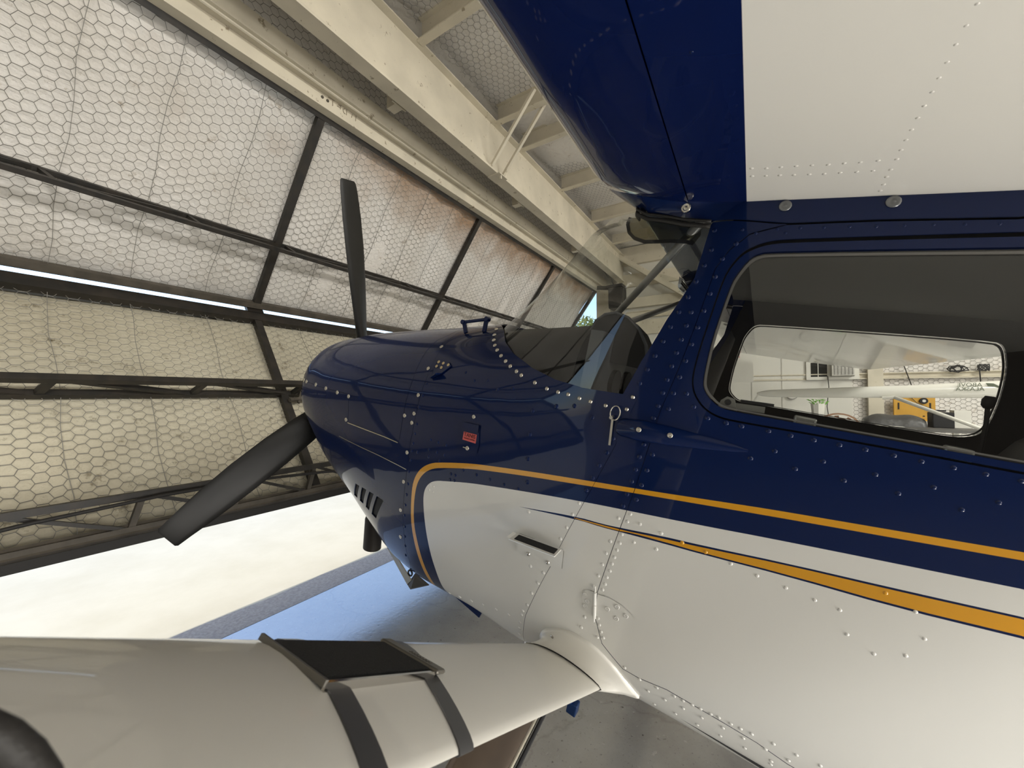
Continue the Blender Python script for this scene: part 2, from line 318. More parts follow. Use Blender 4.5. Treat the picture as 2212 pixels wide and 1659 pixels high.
for y in (Y0+.03, Y1-.03):
    for fn, L_ in ((up, LU), (dn, LD)):
        mb = MB(); mb.bar(fn(y, .0, .0), fn(y, L_-.03, .0), .07, .06, up=UN if fn is up else DN); dpart(mb, 'mullion', FRAME)
# trusses stiffening each leaf
def truss(fn, s0, n0, s1, n1, up_, m1, m2, w=.032, step=.72):
    for s_, n_, m in ((s0, n0, m1), (s1, n1, m2)):
        mb = MB(); mb.bar(fn(Y0, s_, n_), fn(Y1, s_, n_), w, w, up=up_); dpart(mb, 'truss_chord', m)
    y = .3; k = 0
    while y > Y0+.8:
        mb = MB(); mb.bar(fn(y, s0, n0), fn(y-.05, s1, n1), w*.8, w*.8, up=up_); dpart(mb, 'truss_web', m1)
        mb = MB(); mb.bar(fn(y-.05, s1, n1), fn(y-step, s0, n0), w*.55, w*.8, up=up_); dpart(mb, 'truss_web', m2)
        y -= step
truss(up, .625*LU, .0, .625*LU, .155, U, FRAME, FRAME)
truss(dn, .503*LD, .0, .503*LD, .155, D, FRAME, FRAME, w=.042)
def vert(y, s, n): return (BX-.01-n, y, BZ+s)
truss(vert, .03, 0, .215, 0, (1, 0, 0), FRAMEB, FRAME, w=.036, step=.5)
# vertical tie wires across the netting
for fn, L_ in ((up, LU), (dn, LD)):
    y = -.1
    while y > Y0+.3:
        pts = [fn(y+.012*math.sin(q*1.7+y*3), .03+(L_-.08)*q/8, -.006) for q in range(9)]
        mb = MB(); mb.tube(pts, .0022, 4); dpart(mb, 'tie_wire', WIRE); y -= .43+.05*math.sin(y*5)
# slack black cable along the bottom truss and an offcut of steel lying in the netting
mb = MB(); mb.tube([(BX-.05, Y1-9.7*q/20+.0, BZ+.10+.10*math.cos(q*.55)) for q in range(21)], .011, 6); dpart(mb, 'cable', RUBBER, smooth=True)
mb = MB(); mb.bar(dn(-1.98, 1.03, .02), dn(-1.80, 1.06, .05), .028, .03, up=DN); mb.bar(dn(-1.95, .93, .03), dn(-1.88, 1.08, .03), .018, .02, up=DN); mb.bar(dn(-1.95, .93, .03), dn(-1.98, .88, .06), .03, .006, up=DN); dpart(mb, 'bracket', FRAMEB)

# ---- header beam, deep girder, hung posts, purlins, braces
mb = MB(); mb.prism([(2.85, ZC+2.266), (2.93, ZC+2.266), (2.93, ZC+2.513), (2.747, ZC+2.513), (2.747, ZC+2.373), (2.85, ZC+2.373)], YL-.1, YR)
mb.tube([(2.79, YL-.1, ZC+2.374), (2.79, YR, ZC+2.374)], .014, 8)
hb = mb.build('trim_2', CREAM); tag(hb, kind='structure')
# faint hand-written strokes and two old bolts on the header beam's face
ob = MB()
for p, q in [[[2.847, -1.7733, 3.8678], [2.847, -1.8276, 3.8728]], [[2.847, -1.8111, 3.8706], [2.847, -1.8109, 3.8223]], [[2.847, -1.8483, 3.8464], [2.847, -1.8745, 3.8475]], [[2.847, -1.8611, 3.8633], [2.847, -1.8818, 3.8627]], [[2.847, -1.8835, 3.8761], [2.847, -1.8783, 3.8377]], [[2.847, -1.9374, 3.8753], [2.847, -1.9351, 3.8241]], [[2.847, -1.9048, 3.8546], [2.847, -1.92, 3.8678]], [[2.847, -1.9029, 3.8533], [2.847, -1.9089, 3.829]], [[2.847, -1.9089, 3.829], [2.847, -1.9244, 3.8245]], [[2.847, -1.9706, 3.8893], [2.847, -2.0048, 3.8748]], [[2.847, -1.9889, 3.8631], [2.847, -1.9833, 3.8326]], [[2.847, -2.027, 3.8905], [2.847, -2.0216, 3.8254]]]: ob.bar(p, q, .004, .005, up=(1, 0, 0))
o = ob.build('pencil_mark', mat('faded_pencil', (.33, .28, .20), .8), hb)
for p in [[2.847, -1.7227, 3.8359], [2.847, -1.7675, 3.8351]]:
    mb = MB(); mb.tube([(2.853, p[1], p[2]), (2.842, p[1], p[2])], .011, 8); mb.build('bolt', FRAMEB, hb)
gz = ZC+2.40; gt = ZC+2.96
mb = MB(); mb.prism([(2.335, gz), (2.465, gz), (2.465, gz+.022), (2.41, gz+.03), (2.41, gt-.02), (2.465, gt-.012), (2.465, gt), (2.325, gt), (2.325, gt-.012), (2.385, gt-.02), (2.375, gz+.03), (2.335, gz+.022)], YL-.1, YR)
girder = mb.build('trim_3', CREAM); tag(girder, kind='structure')
for y in (-.1, -2.2, -4.2, -6.1):
    mb = MB(); mb.box((2.52, y-.04, ZC+2.43), (2.62, y+.04, 4.66)); mb.box((2.505, y-.075, ZC+2.43), (2.52, y+.075, 4.6))
    tag(mb.build('trim_4', CREAM), kind='structure')
for y in (1.3, .1, -1.1, -2.27, -3.41, -3.95, -5.05, -6.26, -7.4):
    mb = MB(); mb.prism([(0, 0), (0, .2), (.012, .2), (.012, .012), (.07, .012), (.07, 0)], 0, 1)
    mb.v = [(-9+11.34*q[1], y+q[0]-.03, gt-.02+q[2]) for q in mb.v]
    mb.box((-9, y-.06, gt+.18), (2.34, y+.02, gt+.20))
    tag(mb.build('trim_5', CREAM), kind='structure')
for y, dy in ((-3.30, .42), (-3.52, .42)):
    mb = MB(); mb.bar((2.33, y-.0, gz+.03), (1.78, y+.06, gt+.02), .03, .03); tag(mb.build('trim_6', CREAM), kind='structure')
mb = MB(); mb.box((2.30, -3.56, gz-.012), (2.46, -3.40, gz)); mb.box((2.31, -3.46, gz-.05), (2.33, -3.44, gz)); tag(mb.build('trim_7', CREAM), kind='structure')
o = wire_obj('chicken_wire', ceil, (2.40, -.4, 4.645), (0, -1, 0), (-1, 0, 0), 7.8, 2.2, nrm=(0, 0, -1))
o = wire_obj('chicken_wire', wall_f, (2.785, -.2, 4.0), (0, -1, 0), (0, 0, 1), 8.0, .64, nrm=(-1, 0, 0))
blanket('insulation', ceil, (2.45, .5, 4.64), (0, -1, 0), (-1, 0, 0), 8.7, 2.6, (0, 0, -1), INS, 21)
# corner post and starboard wall
mb = MB(); mb.box((2.66, YL-.05, 0), (2.95, YL+.10, ZC+2.4)); mb.box((2.45, YL+.0, 0), (2.50, YL+.12, ZC+2.4)); tag(mb.build('trim_8', CREAM), kind='structure')
tag(MB().box((-1.70, YL, 0), (-1.52, YL+.10, 4.66)).build('trim_9', CREAM), kind='structure')
tag(MB().box((-3.30, YL, 0), (-3.12, YL+.10, 4.66)).build('trim_9', CREAM), kind='structure')
for z0, z1 in ((1.74, 1.84), (3.1, 3.25)):
    mb = MB(); mb.prism([(0, z0), (.05, z0), (.05, z0+.015), (.012, z0+.03), (.012, z1-.03), (.05, z1-.015), (.05, z1), (0, z1)], -9, 2.6)
    mb.v = [(q[1], YL+q[0]+.02, q[2]) for q in mb.v]; tag(mb.build('trim_10', CREAM), kind='structure')
o = wire_obj('chicken_wire', wall_r, (-1.33, YL+.012, .8), (-1, 0, 0), (0, 0, 1), 1.9, 1.5, nrm=(0, 1, 0))
for k_, (z0, z1, d_) in enumerate(((2.75, 3.05, .05), (3.32, 3.52, .12), (3.78, 4.05, .06), (4.25, 4.62, .10))):
    tag(MB().box((-9, YL, z0), (2.44, YL+d_, z1)).build('trim_12', CREAM, bevel=.006), kind='structure')
mb = MB(); mb.bar((2.4, YL+.2, 4.4), (.4, YL+.2, 2.9), .16, .10); tag(mb.build('trim_13', CREAM), kind='structure')
blanket('insulation', wall_r, (-1.33, YL+.006, .6), (-1, 0, 0), (0, 0, 1), 3.2, 2.2, (0, 1, 0), INS, 30, amp=.006)
# white plywood office partition on that wall with a window and an air conditioner
off = MB().box((-1.33, YL, 0), (1.2, YL+.05, 2.6)).build('office_partition', SOFTW); tag(off, 'white plywood office partition against the far hangar wall', 'partition')
for x in (.05, -.4):
    mb = MB(); mb.box((x-.006, YL+.05, .1), (x+.006, YL+.056, 2.55)); mb.build('batten', mat('grey_batten', (.5, .48, .43), .7), off)
wu = empty('window_1', (-1.08, YL+.05, 1.77)); tag(wu, kind='structure')
def wbox(lo, hi, name, m, **k): return MB().box((lo[0]+1.08, lo[1]-YL-.05, lo[2]-1.77), (hi[0]+1.08, hi[1]-YL-.05, hi[2]-1.77)).build(name, m, wu, **k)
PG = mat('dark_office_glass', (.02, .02, .018), .15)
wbox((-1.42, YL+.05, 1.74), (-.74, YL+.10, 1.79), 'window_sill', SOFTW); wbox((-1.42, YL+.05, 2.03), (-.74, YL+.08, 2.09), 'window_frame', SOFTW)
for x0, x1 in ((-1.42, -1.36), (-1.06, -1.02), (-.80, -.74)): wbox((x0, YL+.05, 1.79), (x1, YL+.08, 2.03), 'window_frame', SOFTW)
wbox((-1.02, YL+.05, 1.79), (-.80, YL+.06, 2.03), 'pane', PG); wbox((-.905, YL+.06, 1.79), (-.895, YL+.075, 2.03), 'mullion', SOFTW)
ac = empty('air_conditioner', (-1.21, YL+.10, 1.80)); tag(ac, 'white window air conditioner with grey grille in the office partition window', 'air conditioner')
MB().box((-.145, -.06, -.0), (.145, .10, .235)).build('housing', SOFTW, ac, bevel=.006)
for k in range(9): MB().box((-.125, .10, .02+k*.024), (.125, .108, .028+k*.024)).build('grille_slat', mat('grey_grille', (.25, .24, .22), .5) if k == 0 else bpy.data.materials['grey_grille'], ac)
for k in range(6): MB().box((-.115+k*.045, .101, .015), (-.108+k*.045, .107, .225)).build('grille_bar', bpy.data.materials['grey_grille'], ac)
clk = empty('wall_clock', (-.54, YL+.05, 1.50)); tag(clk, 'round white wall clock with grey rim on office partition', 'clock')
mb = MB(); mb.tube([(0, 0, 0), (0, .03, 0)], .09, 24); mb.build('rim', mat('grey_rim', (.25, .24, .22), .4), clk)
mb = MB(); mb.tube([(0, .03, 0), (0, .034, 0)], .078, 24); mb.build('dial', SOFTW, clk)
mb = MB(); mb.bar((0, .037, 0), (.03, .037, .04), .006, .003, up=(0, 1, 0)); mb.bar((0, .037, 0), (-.05, .037, -.01), .005, .003, up=(0, 1, 0)); mb.build('clock_hand', DARK, clk)
# cords and coil hung on the girt
def cord(name, pts, r, label, m=RUBBER):
    o = MB().tube(pts, r, 6).build(name, m, smooth=True); tag(o, label, 'cord'); return o
rc = random.Random(4)
coil = [(-2.50+(.05+.05*rc.random())*math.cos(t*.9)+.03*math.sin(t*.2), YL+.10+.02*rc.random(), 1.87+(.03+.03*rc.random())*math.sin(t*.9)) for t in range(46)]
cord('cable_coil', coil, .007, 'loose black cable coil hung on the girt of the netted wall')
cord('cable_bundle', [(-2.75+.06*math.cos(t*.9), YL+.10, 1.88+.05*math.sin(t*1.3)) for t in range(28)]+[(-2.72, YL+.10, 1.6)], .007, 'tangled dark cable bundle right of the coil on the girt')
cord('power_cord', [(-1.02, YL+.115, 1.80), (-1.03, YL+.13, 1.6), (-1.0, YL+.13, 1.3), (-1.02, YL+.13, 1.12)], .006, 'thin black cord hanging below the air conditioner window')
cord('hanging_cord', [(-1.9, YL+.06, 2.1), (-1.95, YL+.08, 1.9), (-2.02, YL+.08, 1.62)], .006, 'thin black cord hanging on the netted wall beside cream column')
# amber steel road plate / tool board leaning on the wall
AMB = mat('amber_paint', (.62, .33, .03), .5, noise=.15, nscale=4)
bd = empty('tool_board', (-2.02, -8.16, 1.13)); tag(bd, 'amber yellow panel with two slots and a round dial on far wall', 'panel')
MB().box((-.225, -.02, 0), (.225, .02, .34)).build('panel', AMB, bd, bevel=.005)
MB().box((-.235, .0, -.03), (.235, .035, .0)).build('lower_lip', AMB, bd)
for x in (.17, -.17): MB().box((x-.008, .02, .14), (x+.008, .026, .24)).build('slot', DARK, bd)
mb = MB(); mb.tube([(-.10, .02, .27), (-.10, .045, .27)], .045, 20); mb.build('dial', DARK, bd)
mb = MB(); mb.tube([(-.10, .045, .27), (-.10, .05, .27)], .02, 16); mb.build('dial_centre', SOFTW, bd)
for x in (.09, -.10): MB().box((x-.01, .02, .035), (x+.01, .025, .05)).build('bolt', DARK, bd)
cord('thin_wire', [(-1.95, -8.13, 1.5), (-2.05, -8.12, 1.36), (-2.2, -8.10, 1.28)], .004, 'thin black wire drooping across the amber panel')
MB().bar((-2.02, -8.20, .0), (-2.02, -8.20, 1.2), .06, .04, up=(1, 0, 0)).build('support_post', SOFTW, bd).location = (2.02, 8.16, -1.13)
# workbench below the partition
wb = empty('workbench', (-1.15, -7.3, 0)); tag(wb, 'long grey workbench standing along the far hangar wall', 'workbench')
GREYB = mat('grey_bench', (.12, .115, .105), .6, noise=.3, nscale=6)
MB().box((-1.2, -.35, 1.02), (1.2, .35, 1.06)).build('worktop', GREYB, wb)
for x in (-1.15, 1.10):
    for y in (-.32, .28): MB().box((x, y, 0), (x+.05, y+.05, 1.02)).build('leg', SOFTW, wb)
# things on the bench
tarp = MB(); n = 14
rr = []
for i in range(n+1):
    t = i/n; x = -1.32-.60*t; w_ = .17; hh = .10+.07*math.sin(math.pi*t)+.02*math.sin(9*t)
    rr.append([(x, -7.42+w_*math.cos(a_), 1.06+hh*max(0, math.sin(a_))) for a_ in [math.pi*k/8 for k in range(9)]])
tag(tarp.loft(rr, closed=False).build('tarpaulin', mat('dark_grey_tarp', (.06, .058, .055), .45, bump=.4, bscale=9, bdist=.03), smooth=True), 'dark grey tarpaulin draped over a long heap on the bench', 'tarpaulin')
mp = empty('metal_template', (-1.0, -7.12, 1.06)); tag(mp, 'white arched template with cut-out holes propped on the bench', 'template')
mb = MB(); arc = lambda r_, t: (r_*math.cos(t), r_*math.sin(t)*.75)
for k in range(10):
    a0, a1 = math.pi*(.05+.09*k), math.pi*(.05+.09*(k+1))
    p = [arc(.20, a0), arc(.20, a1), arc(.135, a1), arc(.135, a0)]
    if k not in (2, 4, 7): mb.plate([(x, 0, z) for x, z in p], .008)
    else:
        for r0, r1 in ((.20, .185), (.15, .135)): mb.plate([(x, 0, z) for x, z in (arc(r0, a0), arc(r0, a1), arc(r1, a1), arc(r1, a0))], .008)
mb.build('plate', SOFTW, mp)
mb = MB(); mb.plate([(x, -.02, z) for x, z in [arc(.23, math.pi*q/12) for q in range(13)]+[arc(.05, math.pi*(12-q)/12) for q in range(13)]], .01); mb.build('backing', mat('brown_board', (.30, .17, .10), .7), mp)
MB().box((-.05, .01, 0), (.03, .03, .04)).build('tag', mat('red_tag', (.6, .05, .06), .5), mp)
pl = empty('paper_bin', (-.78, -7.25, 1.06)); tag(pl, 'white bin with bright green leaves on the bench', 'bin')
MB().loft([[(r_*math.cos(t*math.pi/4), r_*math.sin(t*math.pi/4), z) for t in range(8)] for r_, z in ((.06, 0), (.085, .30))]).build('bin', SOFTW, pl)
mb = MB()
for k in range(26):
    a_ = k*2.4; r_ = .02+.004*k; c_ = Vector((r_*math.cos(a_)*.9, r_*math.sin(a_)*.9, .31+.03*math.sin(k)))
    mb.plate([c_, c_+Vector((.03*math.cos(a_), .03*math.sin(a_), .02)), c_+Vector((.05*math.cos(a_+.4), .05*math.sin(a_+.4), .03)), c_+Vector((.02*math.cos(a_+.9), .02*math.sin(a_+.9), .025))], .003)
mb.build('leaves', mat('bright_green_leaf', (.16, .42, .05), .5), pl)
bx = empty('black_case', (-2.06, -7.35, 1.06)); tag(bx, 'black equipment case standing at the bench end below the amber panel', 'case')
MB().box((-.11, -.1, 0), (.09, .1, .20)).build('case', DARK, bx, bevel=.01); MB().bar((-.06, 0, .22), (.04, 0, .22), .02, .02).build('handle', DARK, bx)
wbx = MB().box((-2.33, -7.45, 1.06), (-2.18, -7.3, 1.29)).build('white_carton', SOFTW, bevel=.004); tag(wbx, 'small white carton beside the black case on bench', 'carton')
pp = MB()
for k in range(5): pp.box((-1.66+.06*k, -7.14+.03*(k % 2), 1.065+.004*k), (-1.46+.06*k, -7.05+.03*(k % 2), 1.068+.004*k))
tag(pp.build('paper_stack', SOFTW), 'loose white papers lying at the front of the bench', 'paper')
# long tapered tube on stands between the aircraft and the far wall
tb = empty('tapered_tube', (-1.0, -5.5, 0)); tag(tb, 'long white tapered tube with mirrored lettering seen through the cabin windows', 'tube')
WT = mat('white_tube_paint', (.76, .74, .66), .3, coat=.5)
mb = MB(); rings = []
for x, r_, z in ((.985, .012, 1.505), (.93, .03, 1.507), (.85, .042, 1.509), (.3, .055, 1.515), (-.4, .066, 1.528), (-.93, .080, 1.545), (-1.4, .085, 1.55)):
    rings.append([(x, .6*r_*math.cos(2*math.pi*k/20), z+r_*math.sin(2*math.pi*k/20)) for k in range(20)])
mb.loft(rings).build('tube', WT, tb, smooth=True, angle=60)
mb = MB(); mb.tube([(-.205, .05, 1.47), (-.85, .16, 1.135), (-1.25, .22, .93)], .017, 10); mb.build('diagonal_brace', WT, tb, smooth=True)
mb = MB(); mb.tube([(-.12, .03, 1.46), (-.205, .05, 1.47), (-.24, .056, 1.452)], .016, 8); mb.build('brace_socket', WT, tb)
mb = MB(); mb.bar((.97, 0, 1.5), (1.05, 0, 1.36), .012, .02); mb.bar((1.05, 0, 1.37), (1.05, 0, 0), .03, .03); mb.build('leg', WT, tb)
mb = MB(); mb.bar((-1.32, 0, 1.5), (-1.32, 0, 0), .05, .05); mb.build('leg', WT, tb)
def text_mesh(s, size, name, m, parent, mw, extrude=0.0005):
    cu = bpy.data.curves.new(name, 'FONT'); cu.body = s; cu.size = size; cu.extrude = extrude; cu.align_x = 'CENTER'; cu.align_y = 'CENTER'; cu.resolution_u = 3
    t = bpy.data.objects.new(name+'_tmp', cu); COL.objects.link(t); dg = bpy.context.evaluated_depsgraph_get(); dg.update()
    me = bpy.data.meshes.new_from_object(t.evaluated_get(dg)); bpy.data.objects.remove(t); bpy.data.curves.remove(cu)
    me.materials.clear(); me.materials.append(m); me.transform(mw)
    if mw.determinant() < 0: me.flip_normals()
    o = bpy.data.objects.new(name, me); link(o, parent); return o
GRN = mat('grey_green_ink', (.13, .15, .10), .6)
# lettering faces +Y; seen from +Y the X axis runs to the left, so a plain X/Z layout reads mirrored, as in the place
def tubemw(x, z, y): return Matrix(((1, 0, 0, x), (0, 0, 1, y), (0, 1, 0, z), (0, 0, 0, 1)))
text_mesh('ABOVE', .052, 'lettering', GRN, tb, tubemw(-.735, 1.588, .046)); text_mesh('ALASKA', .052, 'lettering', GRN, tb, tubemw(-.735, 1.548, .052))
mb = MB(); T = [(.0, .0), (-.05, -.005), (-.085, -.03), (-.10, -.075), (-.09, -.05), (-.06, -.035), (-.015, -.03)]
mb.plate([(-.835+x, .049-.012*(abs(z)/.08-.5), 1.605+z) for x, z in T], .002); mb.build('emblem', GRN, tb)
# striped sign on the wall, glimpsed past the near cabin post
sg = empty('striped_sign', (.42, -7.6, 0)); tag(sg, 'white board with red stripes on a post seen past windscreen post', 'sign')
MB().box((-.4, -.02, 1.7), (.35, .02, 2.75)).build('board', SOFTW, sg); MB().box((-.03, -.06, 0), (.03, -.02, 1.75)).build('post', SOFTW, sg)
RED = mat('red_stripe', (.45, .03, .03), .5)
for k in range(4): MB().bar((-.16+.07*k-.03, .024, 2.12-.06*k), (-.10+.07*k-.03, .024, 2.42-.04*k), .03, .006, up=(0, 1, 0)).build('stripe', RED, sg)
# black door operator with bracket by the corner post
op = empty('door_operator', (2.37, -7.80, 3.24)); tag(op, 'black boxy door motor mounted by the corner post under header', 'motor')
OPM = mat('black_motor_housing', (.028, .027, .026), .45)
MB().loft([[(-.13, -.14, 0), (.13, -.14, 0), (.13, .14, 0), (-.13, .14, 0)], [(-.14, -.14, .12), (.14, -.14, .12), (.14, .14, .12), (-.14, .14, .12)], [(-.14, -.14, .42), (.14, -.14, .42), (.14, .14, .42), (-.14, .14, .42)]]).build('housing', OPM, op, bevel=.012)
MB().box((-.155, -.155, .42), (.155, .155, .48)).build('lid', OPM, op, bevel=.008)
for k in range(3): MB().box((-.16, -.12+.1*k, .05), (-.14, -.06+.1*k, .40)).build('fin', OPM, op)
MB().bar((.10, 0, .45), (.42, 0, .50), .03, .08).build('bracket', OPM, op); MB().bar((.0, -.14, .30), (.0, -.38, .30), .05, .05).build('bracket', OPM, op)
MB().tube([(.05, 0, .48), (.10, .02, .6), (.2, .03, .72), (.28, .02, .86)], .012, 6).build('cable', OPM, op)
# tree outside, beyond the corner of the hangar
tree = empty('tree', (9.0, -22.5, 0)); tag(tree, 'yellow green tree outside beyond the gap at the door end', 'tree')
MB().tube([(0, 0, 0), (.1, 0, 2), (-.1, .1, 4)], [.22, .17, .1], 8).build('trunk', mat('bark', (.10, .07, .05), .9), tree)
rng = np.random.default_rng(11); mb = MB()
for k in range(2600):
    u_ = rng.normal(size=3); u_ /= np.linalg.norm(u_); c_ = np.array([0, 0, 4.6])+u_*np.array([1.7, 1.7, 1.75])*rng.uniform(.55, 1)
    a_ = rng.normal(size=3)*.10; b_ = rng.normal(size=3)*.10; mb.add([c_, c_+a_, c_+a_*.7+b_, c_+b_*.6], [(0, 1, 2, 3)])
fo = mb.build('foliage', mat('yellow_green_leaf', (.35, .33, .06), .6, noise=.5, nscale=3, col2=(.14, .20, .05)), tree); fo['kind'] = 'stuff'

